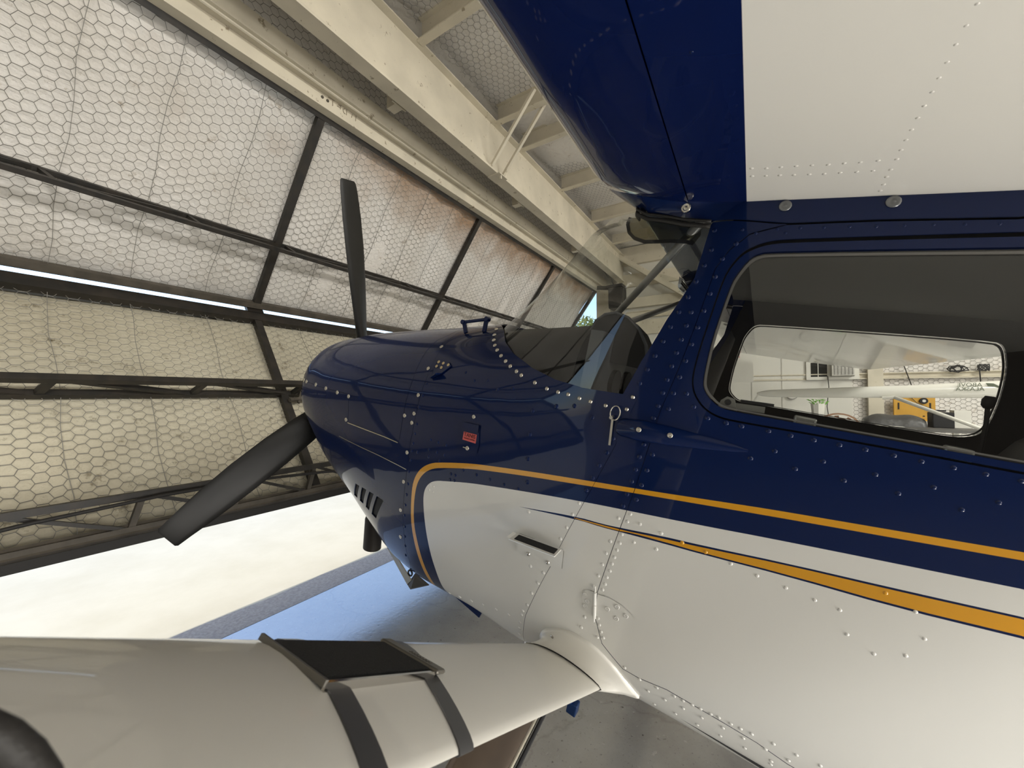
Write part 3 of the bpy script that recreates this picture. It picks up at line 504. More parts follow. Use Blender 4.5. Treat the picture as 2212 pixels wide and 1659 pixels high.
# ================================================================== AIRPLANE
TH = R(12.4); OW = Vector((0, -1.55, 1.5))
uu = Vector((math.cos(TH), 0, math.sin(TH))); ww = Vector((-math.sin(TH), 0, math.cos(TH)))
plane = empty('airplane'); tag(plane, 'navy, white and gold high-wing tailwheel airplane parked nose towards the open hangar door', 'airplane')
RM = Matrix((uu, Vector((0, 1, 0)), ww)).transposed()
BASE = (.35, 0, -1.42)          # airframe coordinates of the empty, under the cabin
plane.matrix_world = Matrix.Translation(OW+RM@Vector(BASE)) @ RM.to_4x4()
POFF = tuple(-q for q in BASE)
def w2a(p): return RM.transposed() @ (Vector(p)-OW)
def pp(mb, name, m, parent=None, **k):
    o = mb.build(name, m, parent or plane, **k)
    if parent is None: o.location = POFF
    return o
DATA = {"P": {"split": [[1.061, 44.829], [1.0483, 33.005], [1.0383, 17.579], [1.045, 3.797], [1.0514, -13.025], [1.0471, -23.256], [1.0488, -34.004], [1.046, -42.079], [1.0402, -50.018], [1.0338, -56.152]],
 "left": [[1.0955, 44.092], [1.1231, 39.015], [1.1226, 30.614], [1.1091, 15.775], [1.113, 2.436], [1.1151, -11.041], [1.1195, -13.006]],
 "notch": [[1.4812, 3.661], [1.4592, -10.788]],
 "seamstart": [[1.8805, 6.664]],
 "lowline": [[1.5236, -19.279], [1.2833, -21.021], [1.0514, -22.454]],
 "glass": [[0.8143, 45.096], [0.7538, 36.629], [0.6869, 31.311], [0.5919, 27.041], [0.4988, 24.635], [0.4047, 23.759], [0.3037, 24.14]],
 "retlow": [[0.8447, 45.409], [0.818, 38.084], [0.7439, 29.838], [0.6562, 24.554], [0.5744, 21.954], [0.503, 20.371], [0.3945, 19.473], [0.3254, 19.344], [0.262, 19.691], [0.2509, 23.999], [0.2912, 24.258]],
 "fire": [[0.2834, 17.954], [0.2813, 10.848], [0.3274, -6.457], [0.3734, -22.535], [0.3966, -30.694], [0.4566, -46.518], [0.4696, -54.052]],
 "doorseam": [[0.2422, -36.191], [0.2478, -30.629], [0.2091, -0.239], [0.1897, 21.895], [0.1622, 34.977], [0.1378, 47.36], [0.1176, 49.483], [0.0832, 51.209]],
 "roofline": [[0.0832, 51.209], [0.0173, 52.155], [-0.134, 52.368], [-0.315, 52.369]],
 "belly": [[0.2422, -36.191], [0.2111, -41.702], [0.1471, -45.195], [0.1035, -45.178], [0.0351, -43.963], [-0.0304, -44.008], [-0.0915, -44.042], [-0.1628, -44.213], [-0.222, -45.035]],
 "pillar": [[0.1701, 52.551], [0.1789, 46.241], [0.2217, 40.125], [0.2618, 32.153], [0.3037, 24.14]],
 "W0": [[-0.3247, 50.557], [0.0039, 50.645], [0.0513, 50.303], [0.0894, 49.293], [0.1124, 47.103], [0.1205, 44.187], [0.1334, 35.518], [0.1346, 30.238], [0.1233, 27.396], [0.099, 25.004], [0.0722, 23.777], [0.0391, 23.332], [-0.15, 24.406], [-0.3989, 25.915]],
 "W1": [[-0.329, 49.444], [0.0375, 49.149], [0.0616, 48.77], [0.0751, 48.084], [0.0874, 46.777], [0.0963, 45.459], [0.1091, 37.848], [0.1082, 30.009], [0.0973, 28.062], [0.0676, 26.054], [0.0427, 25.706], [0.013, 25.77], [-0.1459, 26.206], [-0.3963, 27.05]],
 "stripeO": [[-0.4259, 12.76], [-0.107, 7.003], [-0.0222, 5.307], [0.2092, 0.438], [0.3226, -1.896], [0.5643, -7.006], [0.8865, -14.809], [0.9413, -17.11], [0.9838, -20.702], [1.0075, -25.871], [1.0065, -32.664], [0.9983, -40.419], [0.9754, -47.439], [0.9519, -53.571], [0.9415, -59.03], [0.9418, -61.403]],
 "stripeI": [[-0.4286, 11.335], [-0.1099, 5.455], [0.0511, 2.282], [0.2067, -0.826], [0.3195, -3.449], [0.5609, -8.672], [0.8714, -16.543], [0.9259, -18.67], [0.9636, -21.923], [0.9858, -26.273], [0.99, -32.967], [0.982, -40.179], [0.9556, -46.689], [0.9329, -52.719], [0.9173, -57.593], [0.9178, -60.598]],
 "white": [[-0.4379, 6.336], [-0.1196, 0.361], [0.0381, -2.89], [0.2191, -6.413], [0.3503, -9.147], [0.5504, -13.712], [0.8292, -20.543], [0.8947, -22.152], [0.9265, -24.321], [0.9428, -27.366], [0.9405, -31.412], [0.9171, -39.212], [0.8875, -46.439], [0.8606, -52.645], [0.8538, -60.153]],
 "dartU": [[0.5365, -18.561], [0.3407, -13.783], [0.2733, -12.864], [0.2245, -11.824], [0.1251, -9.5], [0.0287, -7.781], [-0.1288, -4.522], [-0.3, -1.417], [-0.4469, 1.413]],
 "dartL": [[0.5364, -18.631], [0.3391, -14.561], [0.2714, -13.805], [0.2223, -12.928], [0.1216, -11.259], [0.0244, -9.965], [-0.1343, -7.4], [-0.3071, -5.234], [-0.4539, -2.455]],
 "dartYU": [[0.3537, -14.483], [0.2235, -12.316], [0.124, -10.088], [0.0277, -8.288], [-0.1296, -4.935], [-0.3008, -1.879], [-0.4477, 1.001]],
 "dartYL": [[0.3533, -14.679], [0.2324, -12.988], [0.1944, -11.91], [0.1226, -10.792], [0.0251, -9.575], [-0.1335, -6.991], [-0.3062, -4.776], [-0.4531, -1.962]],
 "ventA": [[1.399, -39.201], [1.3655, -39.018], [1.4166, -46.992], [1.452, -47.613]],
 "ventB": [[1.3407, -38.76], [1.3064, -38.497], [1.3562, -46.749], [1.3885, -46.989]],
 "ventC": [[1.281, -38.512], [1.2484, -38.32], [1.3037, -47.207], [1.3318, -47.14]],
 "ventD": [[1.2249, -38.452], [1.178, -38.538], [1.2466, -48.079], [1.2814, -47.773]],
 "tanis": [[0.807, 3.318], [0.7378, 3.526], [0.7257, -3.41], [0.7287, -6.867], [0.7917, -7.284], [0.7995, -6.585]],
 "tanishinge": [[0.809, 3.274], [0.7378, 3.526], [0.7361, 0.733], [0.806, 0.777]],
 "tanistag": [[0.7975, -0.306], [0.7404, -0.101], [0.7396, -3.472], [0.7975, -3.422]],
 "tanislock": [[0.771, -6.166]],
 "hingeA": [[0.2855, -33.588], [0.284, -31.743], [0.2744, -31.054], [0.2502, -30.746], [0.2439, -36.042], [0.2739, -36.323]],
 "hingeB": [[0.2458, -30.89], [0.2153, -30.239], [0.1764, -30.416], [0.1495, -31.362], [0.1428, -32.159], [0.1517, -33.061], [0.181, -33.964], [0.241, -36.131]],
 "fair": [[0.4033, -50.664], [0.3998, -47.994], [0.3737, -45.651], [0.3293, -43.666], [0.2789, -42.768], [0.222, -43.3], [0.1657, -45.676], [0.1176, -49.704], [0.0928, -52.528]],
 "gusset": [[1.0124, 17.484], [1.0182, 24.349], [1.0145, 26.25], [0.9549, 25.51], [0.9352, 23.719], [0.9674, 20.066]],
 "hinge_small": [[0.252, -30.591], [0.2415, -36.506]]}, "R": {"navy_small": [[1.0355, 0.5048, -0.2772, 0.001743], [1.0334, 0.5056, -0.342, 0.001747], [1.0348, 0.5054, -0.3808, 0.001752], [1.0368, 0.5051, -0.4182, 0.001758], [1.0378, 0.5047, -0.4494, 0.001762], [1.0355, 0.5041, -0.4852, 0.001765], [1.0371, 0.5024, -0.5314, 0.001773], [1.0332, 0.5, -0.5793, 0.001778], [1.0348, 0.4963, -0.6242, 0.001788], [1.0372, 0.4914, -0.6682, 0.001799], [1.0396, 0.4847, -0.7139, 0.001812], [1.0359, 0.4759, -0.7616, 0.001824], [1.0381, 0.4645, -0.8074, 0.001841], [1.0424, 0.4495, -0.8542, 0.001864], [1.0533, 0.4263, -0.9081, 0.0019], [0.9487, 0.5084, -0.3791, 0.001695], [0.9107, 0.5096, -0.378, 0.00167], [0.8704, 0.5108, -0.376, 0.001643], [0.9491, 0.5082, -0.4172, 0.001699], [0.9087, 0.5095, -0.4149, 0.001672], [0.8703, 0.5106, -0.4134, 0.001647], [0.9465, 0.5081, -0.4433, 0.001701], [1.006, 0.5059, -0.445, 0.001741], [0.8903, 0.5099, -0.4401, 0.001663], [0.7748, 0.5129, -0.4364, 0.001587], [0.7165, 0.5143, -0.4332, 0.001548], [0.6592, 0.5158, -0.4294, 0.00151], [0.6026, 0.5172, -0.4267, 0.001473], [0.5493, 0.5186, -0.4213, 0.001437], [0.8262, 0.5112, -0.4674, 0.001624], [0.8057, 0.5118, -0.4655, 0.001611], [0.8256, 0.5109, -0.4879, 0.001626], [0.8059, 0.5114, -0.485, 0.001613], [1.0288, 0.4937, -0.1844, 0.00174], [1.0322, 0.5015, -0.2315, 0.001739], [1.038, 0.5047, -0.2772, 0.001744], [0.8066, 0.498, -0.13, 0.001589], [0.7505, 0.4992, -0.1177, 0.001552], [0.6996, 0.5066, -0.1378, 0.001514], [0.6422, 0.5079, -0.1222, 0.001475], [0.858, 0.4879, -0.1099, 0.00163], [0.1002, 0.5261, 0.3643, 0.001063], [0.0722, 0.5265, 0.3562, 0.001046], [0.0325, 0.526, 0.3654, 0.00102], [-0.0081, 0.5259, 0.3677, 0.000995], [-0.0487, 0.5258, 0.3682, 0.000969], [-0.0902, 0.5258, 0.3696, 0.000943], [-0.1312, 0.5258, 0.369, 0.000917], [-0.1719, 0.5257, 0.3703, 0.000891], [-0.2119, 0.5256, 0.3714, 0.000866], [-0.2528, 0.5257, 0.3713, 0.00084], [-0.2951, 0.5256, 0.3717, 0.000813], [0.1068, 0.5275, 0.3322, 0.001069], [0.0163, 0.5265, 0.3567, 0.001011]],
 "white_small": [[0.9155, 0.5067, -0.5395, 0.001693], [0.898, 0.5073, -0.5409, 0.001681], [0.9172, 0.5057, -0.5607, 0.001697], [0.8968, 0.5065, -0.5597, 0.001683]],
 "navy": [[0.5453, 0.5188, -0.2457, 0.001416], [0.5362, 0.5191, -0.3203, 0.001418], [0.5219, 0.5194, -0.3898, 0.001416], [0.3613, 0.5233, -0.1448, 0.001285], [0.5521, 0.5172, -0.1728, 0.001414], [0.4757, 0.5191, -0.1409, 0.001361], [0.4199, 0.5212, -0.1267, 0.001322], [0.2918, 0.5252, -0.1854, 0.001243], [0.3004, 0.525, -0.2277, 0.001253], [0.3134, 0.5247, -0.268, 0.001266], [0.3251, 0.5244, -0.3078, 0.001278], [0.3353, 0.5241, -0.3477, 0.001289], [0.2021, 0.5281, -0.1075, 0.001175], [0.2109, 0.5278, -0.1783, 0.001189], [0.2149, 0.5276, -0.2125, 0.001195], [0.2172, 0.5276, -0.2478, 0.0012], [0.2209, 0.5275, -0.2812, 0.001206], [0.2255, 0.5273, -0.318, 0.001213], [0.2289, 0.5272, -0.3516, 0.001219], [0.1849, 0.5286, -0.1977, 0.001174], [0.1897, 0.5284, -0.2406, 0.001181], [0.1949, 0.5283, -0.2821, 0.001189], [0.1996, 0.5281, -0.323, 0.001197], [-0.0601, 0.53, -0.1139, 0.001009], [-0.0199, 0.53, -0.1428, 0.001037], [-0.102, 0.53, -0.1404, 0.000985], [-0.1436, 0.53, -0.1107, 0.000956], [-0.1827, 0.53, -0.1383, 0.000934], [-0.2255, 0.53, -0.1113, 0.000904], [-0.2632, 0.53, -0.1361, 0.000883], [-0.3061, 0.53, -0.1085, 0.000853], [-0.3473, 0.53, -0.1358, 0.00083], [-0.3864, 0.53, -0.1074, 0.000802], [0.0423, 0.53, -0.0779, 0.00107], [0.012, 0.53, -0.0769, 0.00105], [-0.0402, 0.53, -0.074, 0.001017], [-0.0805, 0.53, -0.0733, 0.000992], [-0.1202, 0.53, -0.0718, 0.000966], [-0.1619, 0.53, -0.07, 0.00094], [-0.2019, 0.53, -0.0678, 0.000914], [-0.2434, 0.53, -0.0671, 0.000888], [-0.2817, 0.53, -0.0667, 0.000864], [-0.3235, 0.53, -0.0653, 0.000837], [-0.3628, 0.53, -0.0641, 0.000813], [-0.4036, 0.53, -0.0627, 0.000787], [0.0816, 0.53, -0.0763, 0.001094], [0.1587, 0.5224, 0.365, 0.001104], [0.1558, 0.5259, 0.3182, 0.001103], [0.1634, 0.5268, 0.2806, 0.001111], [0.1732, 0.5273, 0.2414, 0.001121], [0.1835, 0.5275, 0.2023, 0.001131], [0.197, 0.5274, 0.1645, 0.001144], [0.2088, 0.5272, 0.1265, 0.001156], [0.2189, 0.5271, 0.0883, 0.001166], [0.2308, 0.5268, 0.0493, 0.001178], [0.2423, 0.5265, 0.0119, 0.00119], [0.2539, 0.5262, -0.0269, 0.001201], [0.1692, 0.5286, 0.1667, 0.001125], [0.173, 0.5287, 0.1337, 0.001131], [0.1772, 0.5287, 0.0984, 0.001137], [0.1815, 0.5286, 0.0647, 0.001144], [0.1858, 0.5285, 0.0305, 0.00115], [0.1897, 0.5284, -0.0047, 0.001156], [0.1928, 0.5283, -0.0389, 0.001162], [0.1969, 0.5282, -0.0741, 0.001168], [0.2015, 0.5281, -0.1074, 0.001175], [0.134, 0.5288, 0.2545, 0.001093], [0.1371, 0.5292, 0.2143, 0.001099], [0.1418, 0.5293, 0.1732, 0.001106], [0.1467, 0.5294, 0.1319, 0.001114], [0.1522, 0.5293, 0.0904, 0.001122], [0.157, 0.5293, 0.0485, 0.001129], [0.1621, 0.5292, 0.0074, 0.001137], [0.1677, 0.529, -0.0346, 0.001145], [0.1714, 0.529, -0.0756, 0.001152], [0.1276, 0.5281, 0.297, 0.001085], [0.1064, 0.5275, 0.3325, 0.001069], [0.1385, 0.5297, -0.0294, 0.001125], [0.1166, 0.5299, -0.0566, 0.001114], [0.0825, 0.53, -0.0761, 0.001095], [0.0425, 0.53, -0.0778, 0.00107], [0.0109, 0.53, -0.0772, 0.00105]],
 "white": [[0.3477, 0.5238, -0.39, 0.001302], [0.3598, 0.5234, -0.4287, 0.001314], [0.3695, 0.5228, -0.4718, 0.001325], [0.3814, 0.522, -0.5114, 0.001338], [0.4597, 0.5146, -0.6362, 0.001408], [0.4139, 0.5159, -0.635, 0.001377], [0.426, 0.5119, -0.6763, 0.001393], [0.442, 0.5061, -0.7192, 0.001414], [0.453, 0.497, -0.7682, 0.001435], [0.467, 0.4889, -0.8004, 0.001456], [0.4709, 0.4837, -0.8181, 0.001465], [0.4773, 0.4712, -0.8536, 0.001486], [0.4802, 0.4577, -0.884, 0.001505], [0.4851, 0.4372, -0.9195, 0.001532], [0.8307, 0.3841, -0.9784, 0.00181], [0.7638, 0.4088, -0.9478, 0.00174], [0.6959, 0.432, -0.916, 0.00167], [0.6343, 0.4492, -0.89, 0.001611], [0.5747, 0.4618, -0.8685, 0.001558], [0.5209, 0.47, -0.8536, 0.001515], [0.2329, 0.527, -0.3871, 0.001226], [0.2413, 0.5265, -0.4559, 0.001239], [0.2456, 0.5259, -0.4919, 0.001246], [0.2495, 0.5251, -0.5268, 0.001253], [0.2538, 0.5239, -0.5615, 0.00126], [0.2605, 0.522, -0.5973, 0.00127], [0.2063, 0.5279, -0.3649, 0.001206], [0.2092, 0.5278, -0.3868, 0.00121], [0.1776, 0.5288, -0.3803, 0.001188], [0.2165, 0.5273, -0.4499, 0.001222], [0.2198, 0.527, -0.4708, 0.001226], [0.2226, 0.5266, -0.4925, 0.001231], [0.225, 0.5262, -0.5125, 0.001235], [0.2264, 0.5256, -0.5334, 0.001238], [0.2309, 0.5248, -0.5543, 0.001244], [0.2317, 0.524, -0.5749, 0.001248], [0.2353, 0.5229, -0.5931, 0.001253], [0.2161, 0.5275, -0.4257, 0.001219], [0.1826, 0.5285, -0.4319, 0.001197], [0.1248, 0.5298, -0.382, 0.001154], [0.1272, 0.5297, -0.4254, 0.00116], [0.2386, 0.5211, -0.6207, 0.00126], [0.2343, 0.5177, -0.659, 0.001265], [0.2326, 0.5154, -0.6792, 0.001268], [0.2262, 0.5132, -0.6962, 0.001268], [0.218, 0.5105, -0.7138, 0.001268], [0.21, 0.5079, -0.7282, 0.001267], [0.226, 0.5059, -0.7374, 0.00128], [0.2697, 0.5123, -0.6979, 0.001297], [0.2742, 0.5061, -0.7352, 0.00131], [0.4984, 0.5195, -0.4766, 0.00141], [0.1239, 0.5298, -0.3821, 0.001153], [0.1267, 0.5297, -0.4255, 0.00116], [-0.0314, 0.53, -0.3887, 0.001056], [-0.0838, 0.53, -0.3923, 0.001023], [-0.1371, 0.5299, -0.3936, 0.00099], [-0.1875, 0.5299, -0.395, 0.000958], [-0.2281, 0.5299, -0.3949, 0.000933], [-0.2479, 0.5298, -0.4366, 0.000925], [-0.2917, 0.5296, -0.452, 0.000899], [-0.3329, 0.5298, -0.4303, 0.000871], [-0.3493, 0.53, -0.3858, 0.000855], [-0.3289, 0.53, -0.3435, 0.000864], [0.1427, 0.4927, -0.7845, 0.001246], [0.1012, 0.488, -0.7952, 0.001225], [0.0578, 0.4897, -0.7888, 0.001196], [0.0764, 0.4766, -0.8205, 0.001224], [0.016, 0.4911, -0.783, 0.001167], [-0.0043, 0.4916, -0.7808, 0.001154], [0.0344, 0.4779, -0.8155, 0.001196], [-0.0257, 0.4928, -0.7765, 0.001139], [-0.044, 0.4934, -0.7739, 0.001126], [-0.0088, 0.4807, -0.8075, 0.001165], [0.057, 0.4488, -0.8654, 0.001245], [-0.0661, 0.4941, -0.7713, 0.001111], [-0.0829, 0.495, -0.7679, 0.001099], [-0.0509, 0.4827, -0.8014, 0.001136], [0.0047, 0.4589, -0.8482, 0.0012], [-0.108, 0.4954, -0.7659, 0.001083], [-0.1275, 0.4959, -0.7635, 0.00107], [-0.0961, 0.4853, -0.7933, 0.001104], [-0.0464, 0.4629, -0.8396, 0.001163], [-0.1489, 0.4967, -0.7603, 0.001055], [-0.1375, 0.4869, -0.788, 0.001075], [-0.0966, 0.4687, -0.8276, 0.001124], [-0.1893, 0.4989, -0.7522, 0.001027], [-0.1805, 0.489, -0.7811, 0.001045], [-0.1465, 0.4725, -0.8187, 0.001087], [-0.2302, 0.5002, -0.7465, 0.000999], [-0.222, 0.4911, -0.7745, 0.001016], [-0.1972, 0.4766, -0.809, 0.00105], [-0.1991, 0.47, -0.8216, 0.001057], [-0.2694, 0.5022, -0.7386, 0.000971]],
 "yellow": [[-0.284, 0.53, -0.3291, 0.00089], [0.022, 0.53, -0.3854, 0.001089], [0.074, 0.53, -0.3846, 0.001122]],
 "hinge_screw": [[0.2785, 0.5193, -0.6305, 0.001288], [0.2699, 0.5182, -0.6466, 0.001285], [0.2726, 0.5165, -0.6634, 0.001291], [0.2122, 0.5204, -0.6369, 0.001246], [0.1888, 0.5226, -0.6172, 0.001227], [0.1629, 0.5221, -0.6289, 0.001212], [0.185, 0.5197, -0.6497, 0.001231]],
 "steel": [[0.8662, 0.3377, 0.0612, 0.001769], [0.8351, 0.3873, 0.0367, 0.001702], [0.8126, 0.4159, 0.0174, 0.001661], [0.7887, 0.4373, 0.0, 0.001626], [0.7644, 0.4529, -0.0144, 0.001596], [0.734, 0.468, -0.0303, 0.001564], [0.7045, 0.4794, -0.0442, 0.001535], [0.6772, 0.4882, -0.0567, 0.00151], [0.6456, 0.4958, -0.0678, 0.001484], [0.6229, 0.5006, -0.0764, 0.001465], [0.5655, 0.5087, -0.0886, 0.001422], [0.5187, 0.5137, -0.0974, 0.001389], [0.4794, 0.5167, -0.0995, 0.001361], [0.4454, 0.519, -0.099, 0.001337], [0.4089, 0.5211, -0.1023, 0.001312], [0.3743, 0.5226, -0.1038, 0.001289], [0.3295, 0.5241, -0.1044, 0.001259], [0.2625, 0.526, -0.0658, 0.001211], [0.2714, 0.5258, -0.1007, 0.001221]],
 "washer": [[1.0587, 0.4151, -0.0414, 0.001823], [1.0518, 0.4742, -0.1307, 0.001768], [1.0544, 0.5009, -0.2356, 0.001754], [1.0566, 0.5047, -0.3077, 0.001759], [1.0608, 0.5046, -0.3449, 0.001766], [1.1064, 0.5031, -0.3281, 0.001794], [1.061, 0.5036, -0.4627, 0.00178], [1.059, 0.4987, -0.5803, 0.001796], [1.4812, 0.4913, -0.3357, 0.002044], [1.5737, 0.4859, -0.3383, 0.002108], [1.6745, 0.4795, -0.3401, 0.002178], [1.7732, 0.4708, -0.3427, 0.002249], [1.8837, 0.4545, -0.3489, 0.002336], [1.9184, 0.4478, -0.3486, 0.002365], [1.4772, 0.49, -0.4408, 0.002053], [0.7708, 0.5128, -0.2477, 0.001564], [1.0637, 0.4852, -0.7017, 0.001825], [1.0684, 0.457, -0.825, 0.00187]],
 "gold": [[1.0072, 0.4654, -0.1, 0.001746], [0.9797, 0.4695, -0.1002, 0.001724], [0.9505, 0.4741, -0.1016, 0.001701], [1.0067, 0.4734, -0.1164, 0.001739], [0.979, 0.477, -0.1168, 0.001718]],
 "bright": [[0.4725, 0.5165, -0.6005, 0.00141], [0.4051, 0.5186, -0.5957, 0.001365]],
 "wing": [[-0.1102, 0.9567, 0.4428, 0.000485], [-0.1112, 0.9291, 0.442, 0.000513], [-0.1114, 0.9028, 0.4412, 0.000539], [-0.1125, 0.8752, 0.4404, 0.000567], [-0.1132, 0.8485, 0.4396, 0.000593], [-0.1143, 0.8223, 0.4388, 0.000619], [-0.1145, 0.7943, 0.4379, 0.000648], [-0.1149, 0.7678, 0.4371, 0.000674], [-0.1156, 0.739, 0.4363, 0.000703], [-0.116, 0.7126, 0.4355, 0.00073], [-0.1171, 0.6846, 0.4346, 0.000758], [-0.1185, 0.6568, 0.4338, 0.000785], [-0.1184, 0.6232, 0.4328, 0.000819], [-0.1187, 0.5976, 0.432, 0.000845], [-0.1207, 0.5692, 0.4312, 0.000873], [-0.1214, 0.5442, 0.4304, 0.000898], [-0.1211, 0.5169, 0.4296, 0.000926], [0.0952, 0.665, 0.434, 0.000912], [0.0701, 0.6606, 0.4339, 0.0009], [0.0466, 0.6609, 0.4339, 0.000885], [0.0225, 0.6602, 0.4339, 0.000871], [-0.0018, 0.6586, 0.4339, 0.000857], [-0.0261, 0.6563, 0.4338, 0.000844], [-0.0486, 0.657, 0.4338, 0.000829], [-0.0712, 0.6561, 0.4338, 0.000816], [-0.0945, 0.6569, 0.4338, 0.0008], [0.0945, 0.6349, 0.4331, 0.000942], [0.07, 0.6318, 0.4331, 0.000929], [0.0467, 0.6304, 0.433, 0.000916], [0.0232, 0.6281, 0.4329, 0.000904], [-0.0011, 0.6264, 0.4329, 0.00089], [-0.0243, 0.6241, 0.4328, 0.000878], [-0.0479, 0.6239, 0.4328, 0.000863], [-0.0721, 0.6227, 0.4328, 0.000849], [-0.0947, 0.6231, 0.4328, 0.000834]],
 "wingnavy": [[0.1664, 0.9805, 0.4435, 0.000635]],
 "root": [[0.2274, 0.52, 0.4239, 0.0012], [0.0283, 0.52, 0.4155, 0.0012], [-0.1475, 0.52, 0.4164, 0.0012]]}, "F": {"teardrop": [[0.2968, 0.525, -0.1268, 0.00124], [0.2965, 0.5251, -0.1587, 0.001243], [0.2778, 0.5256, -0.1855, 0.001234], [-0.0036, 0.53, -0.1336, 0.001047], [0.0022, 0.53, -0.1278, 0.00105], [0.1032, 0.53, -0.112, 0.001112]],
 "step": [[0.5563, 0.5153, -0.5763, 0.001462], [0.5255, 0.5171, -0.5518, 0.001438], [0.3721, 0.5216, -0.5374, 0.001335], [0.3805, 0.5209, -0.5558, 0.001343]],
 "stepplate": [[0.5249, 0.5171, -0.5547, 0.001438], [0.3721, 0.5216, -0.5374, 0.001335], [0.3639, 0.5218, -0.5407, 0.00133], [0.3594, 0.5199, -0.5933, 0.001334], [0.3669, 0.5193, -0.6014, 0.001341], [0.5145, 0.5148, -0.6087, 0.001439]],
 "strip": [[0.3066, 0.5248, -0.1357, 0.001248], [0.2955, 0.5251, -0.1996, 0.001247]],
 "ring": [[0.2962, 0.525, -0.1177, 0.001239]],
 "handle": [None, None, [0.985, 0.3641, 0.0193, 0.001822], [0.9237, 0.3216, 0.0571, 0.001822]],
 "oil": [[1.1908, 0.4873, -0.2059, 0.001851], [1.076, 0.4951, -0.2067, 0.00177]],
 "fairscrew": [[0.354, 0.4867, -0.8131, 0.001388], [0.4544, 0.4327, -0.9258, 0.001518], None]}, "ST": [[-4.8, 0.06, -0.02, -0.2, -0.36, 2.2, 2.2], [-3.5, 0.2, 0.14, -0.22, -0.6, 2.6, 2.6], [-2.2, 0.37, 0.34, -0.25, -0.85, 3.2, 3.2], [-1.3, 0.5, 0.58, -0.28, -0.955, 5, 3.8], [-0.6, 0.53, 0.6, -0.3, -0.955, 9, 4.0], [0.1, 0.53, 0.6, -0.3, -0.98, 9, 4.0], [0.3, 0.525, 0.4, -0.3, -1.015, 5.5, 4.0], [0.5, 0.52, 0.22, -0.3, -1.05, 3.6, 3.8], [0.7, 0.515, 0.145, -0.3, -1.06, 3.0, 3.6], [0.9, 0.51, 0.112, -0.31, -1.09, 2.7, 3.3], [1.05, 0.505, 0.09, -0.32, -1.12, 2.5, 3.0], [1.2, 0.5, 0.063, -0.33, -1.13, 2.4, 2.7], [1.4, 0.495, 0.03, -0.35, -1.065, 2.35, 2.4], [1.6, 0.485, -0.005, -0.37, -0.975, 2.3, 2.2], [1.75, 0.475, -0.035, -0.385, -0.885, 2.3, 2.2], [1.86, 0.46, -0.068, -0.39, -0.775, 2.3, 2.2], [1.93, 0.446, -0.095, -0.395, -0.69, 2.5, 2.2], [1.975, 0.415, -0.14, -0.4, -0.61, 2.5, 2.2], [1.99, 0.36, -0.19, -0.4, -0.55, 2.5, 2.2]]}
P_, RV, FT = DATA['P'], DATA['R'], DATA['F']
ST = np.array(DATA['ST'])
def _pchip_slopes(xs, ys):
    h = np.diff(xs); d = np.diff(ys)/h; m = np.zeros(len(xs))
    for i in range(1, len(xs)-1):
        if d[i-1]*d[i] > 0:
            w1 = 2*h[i]+h[i-1]; w2 = h[i]+2*h[i-1]; m[i] = (w1+w2)/(w1/d[i-1]+w2/d[i])
    m[0] = d[0]; m[-1] = d[-1]; return m
XS = ST[:, 0].tolist(); SL = [_pchip_slopes(ST[:, 0], ST[:, k]).tolist() for k in range(1, 7)]; YSv = [ST[:, k].tolist() for k in range(1, 7)]
_c = {}
def sec(a):
    a = round(a, 4)
    if a in _c: return _c[a]
    i = min(max(bisect_right(XS, a)-1, 0), len(XS)-2); h = XS[i+1]-XS[i]; t = (a-XS[i])/h; t2 = t*t; t3 = t2*t
    h0, h1, h2, h3 = 2*t3-3*t2+1, (t3-2*t2+t)*h, -2*t3+3*t2, (t3-t2)*h
    r = tuple(h0*y[i]+h1*s[i]+h2*y[i+1]+h3*s[i+1] for y, s in zip(YSv, SL)); _c[a] = r; return r
def spt(a, th, off=0.0):      # skin point at station a and polar angle th (radians) about the waterline centre
    W, ct, cm, cb, nt, nb = sec(a); c, s = math.cos(th), math.sin(th)
    n, H = (nt, ct-cm) if s >= 0 else (nb, cm-cb)
    r = (abs(c/W)**n+abs(s/H)**n)**(-1/n)
    p = Vector((a, r*c, cm+r*s))
    return p+snorm(p)*off if off else p
def F3(a, b, c):
    W, ct, cm, cb, nt, nb = sec(a); n, H = (nt, ct-cm) if c >= cm else (nb, cm-cb)
    return (abs(b/W)**n+abs((c-cm)/H)**n)**(1/n)
def snorm(p):
    e = .004; a, b, c = p
    g = Vector((F3(a+e, b, c)-F3(a-e, b, c), F3(a, b+e, c)-F3(a, b-e, c), F3(a, b, c+e)-F3(a, b, c-e)))
    return g.normalized()
KT = .55
def D2(q): return (q[0], R(q[1])*KT)
def dens(poly, step=.018):
    o = []
    for i in range(len(poly)):
        p, q = np.array(poly[i]), np.array(poly[(i+1) % len(poly)]); n = max(1, int(np.linalg.norm(q-p)/step))
        for k in range(n): o.append(tuple(p+(q-p)*k/n))
    return o
def smoothpoly(pts, it=1):        # Chaikin corner cutting on an open polyline, ends kept
    for _ in range(it):
        o = [pts[0]]
        for i in range(len(pts)-1):
            p, q = np.array(pts[i]), np.array(pts[i+1]); o += [tuple(.75*p+.25*q), tuple(.25*p+.75*q)]
        o.append(pts[-1]); pts = o
    return pts
def pip(P, poly):
    x, y = P[:, 0], P[:, 1]; ins = np.zeros(len(P), bool); px, py = np.array(poly).T; j = len(px)-1
    for i in range(len(px)):
        c = ((py[i] > y) != (py[j] > y)) & (x < (px[j]-px[i])*(y-py[i])/(py[j]-py[i]+1e-15)+px[i]); ins ^= c; j = i
    return ins
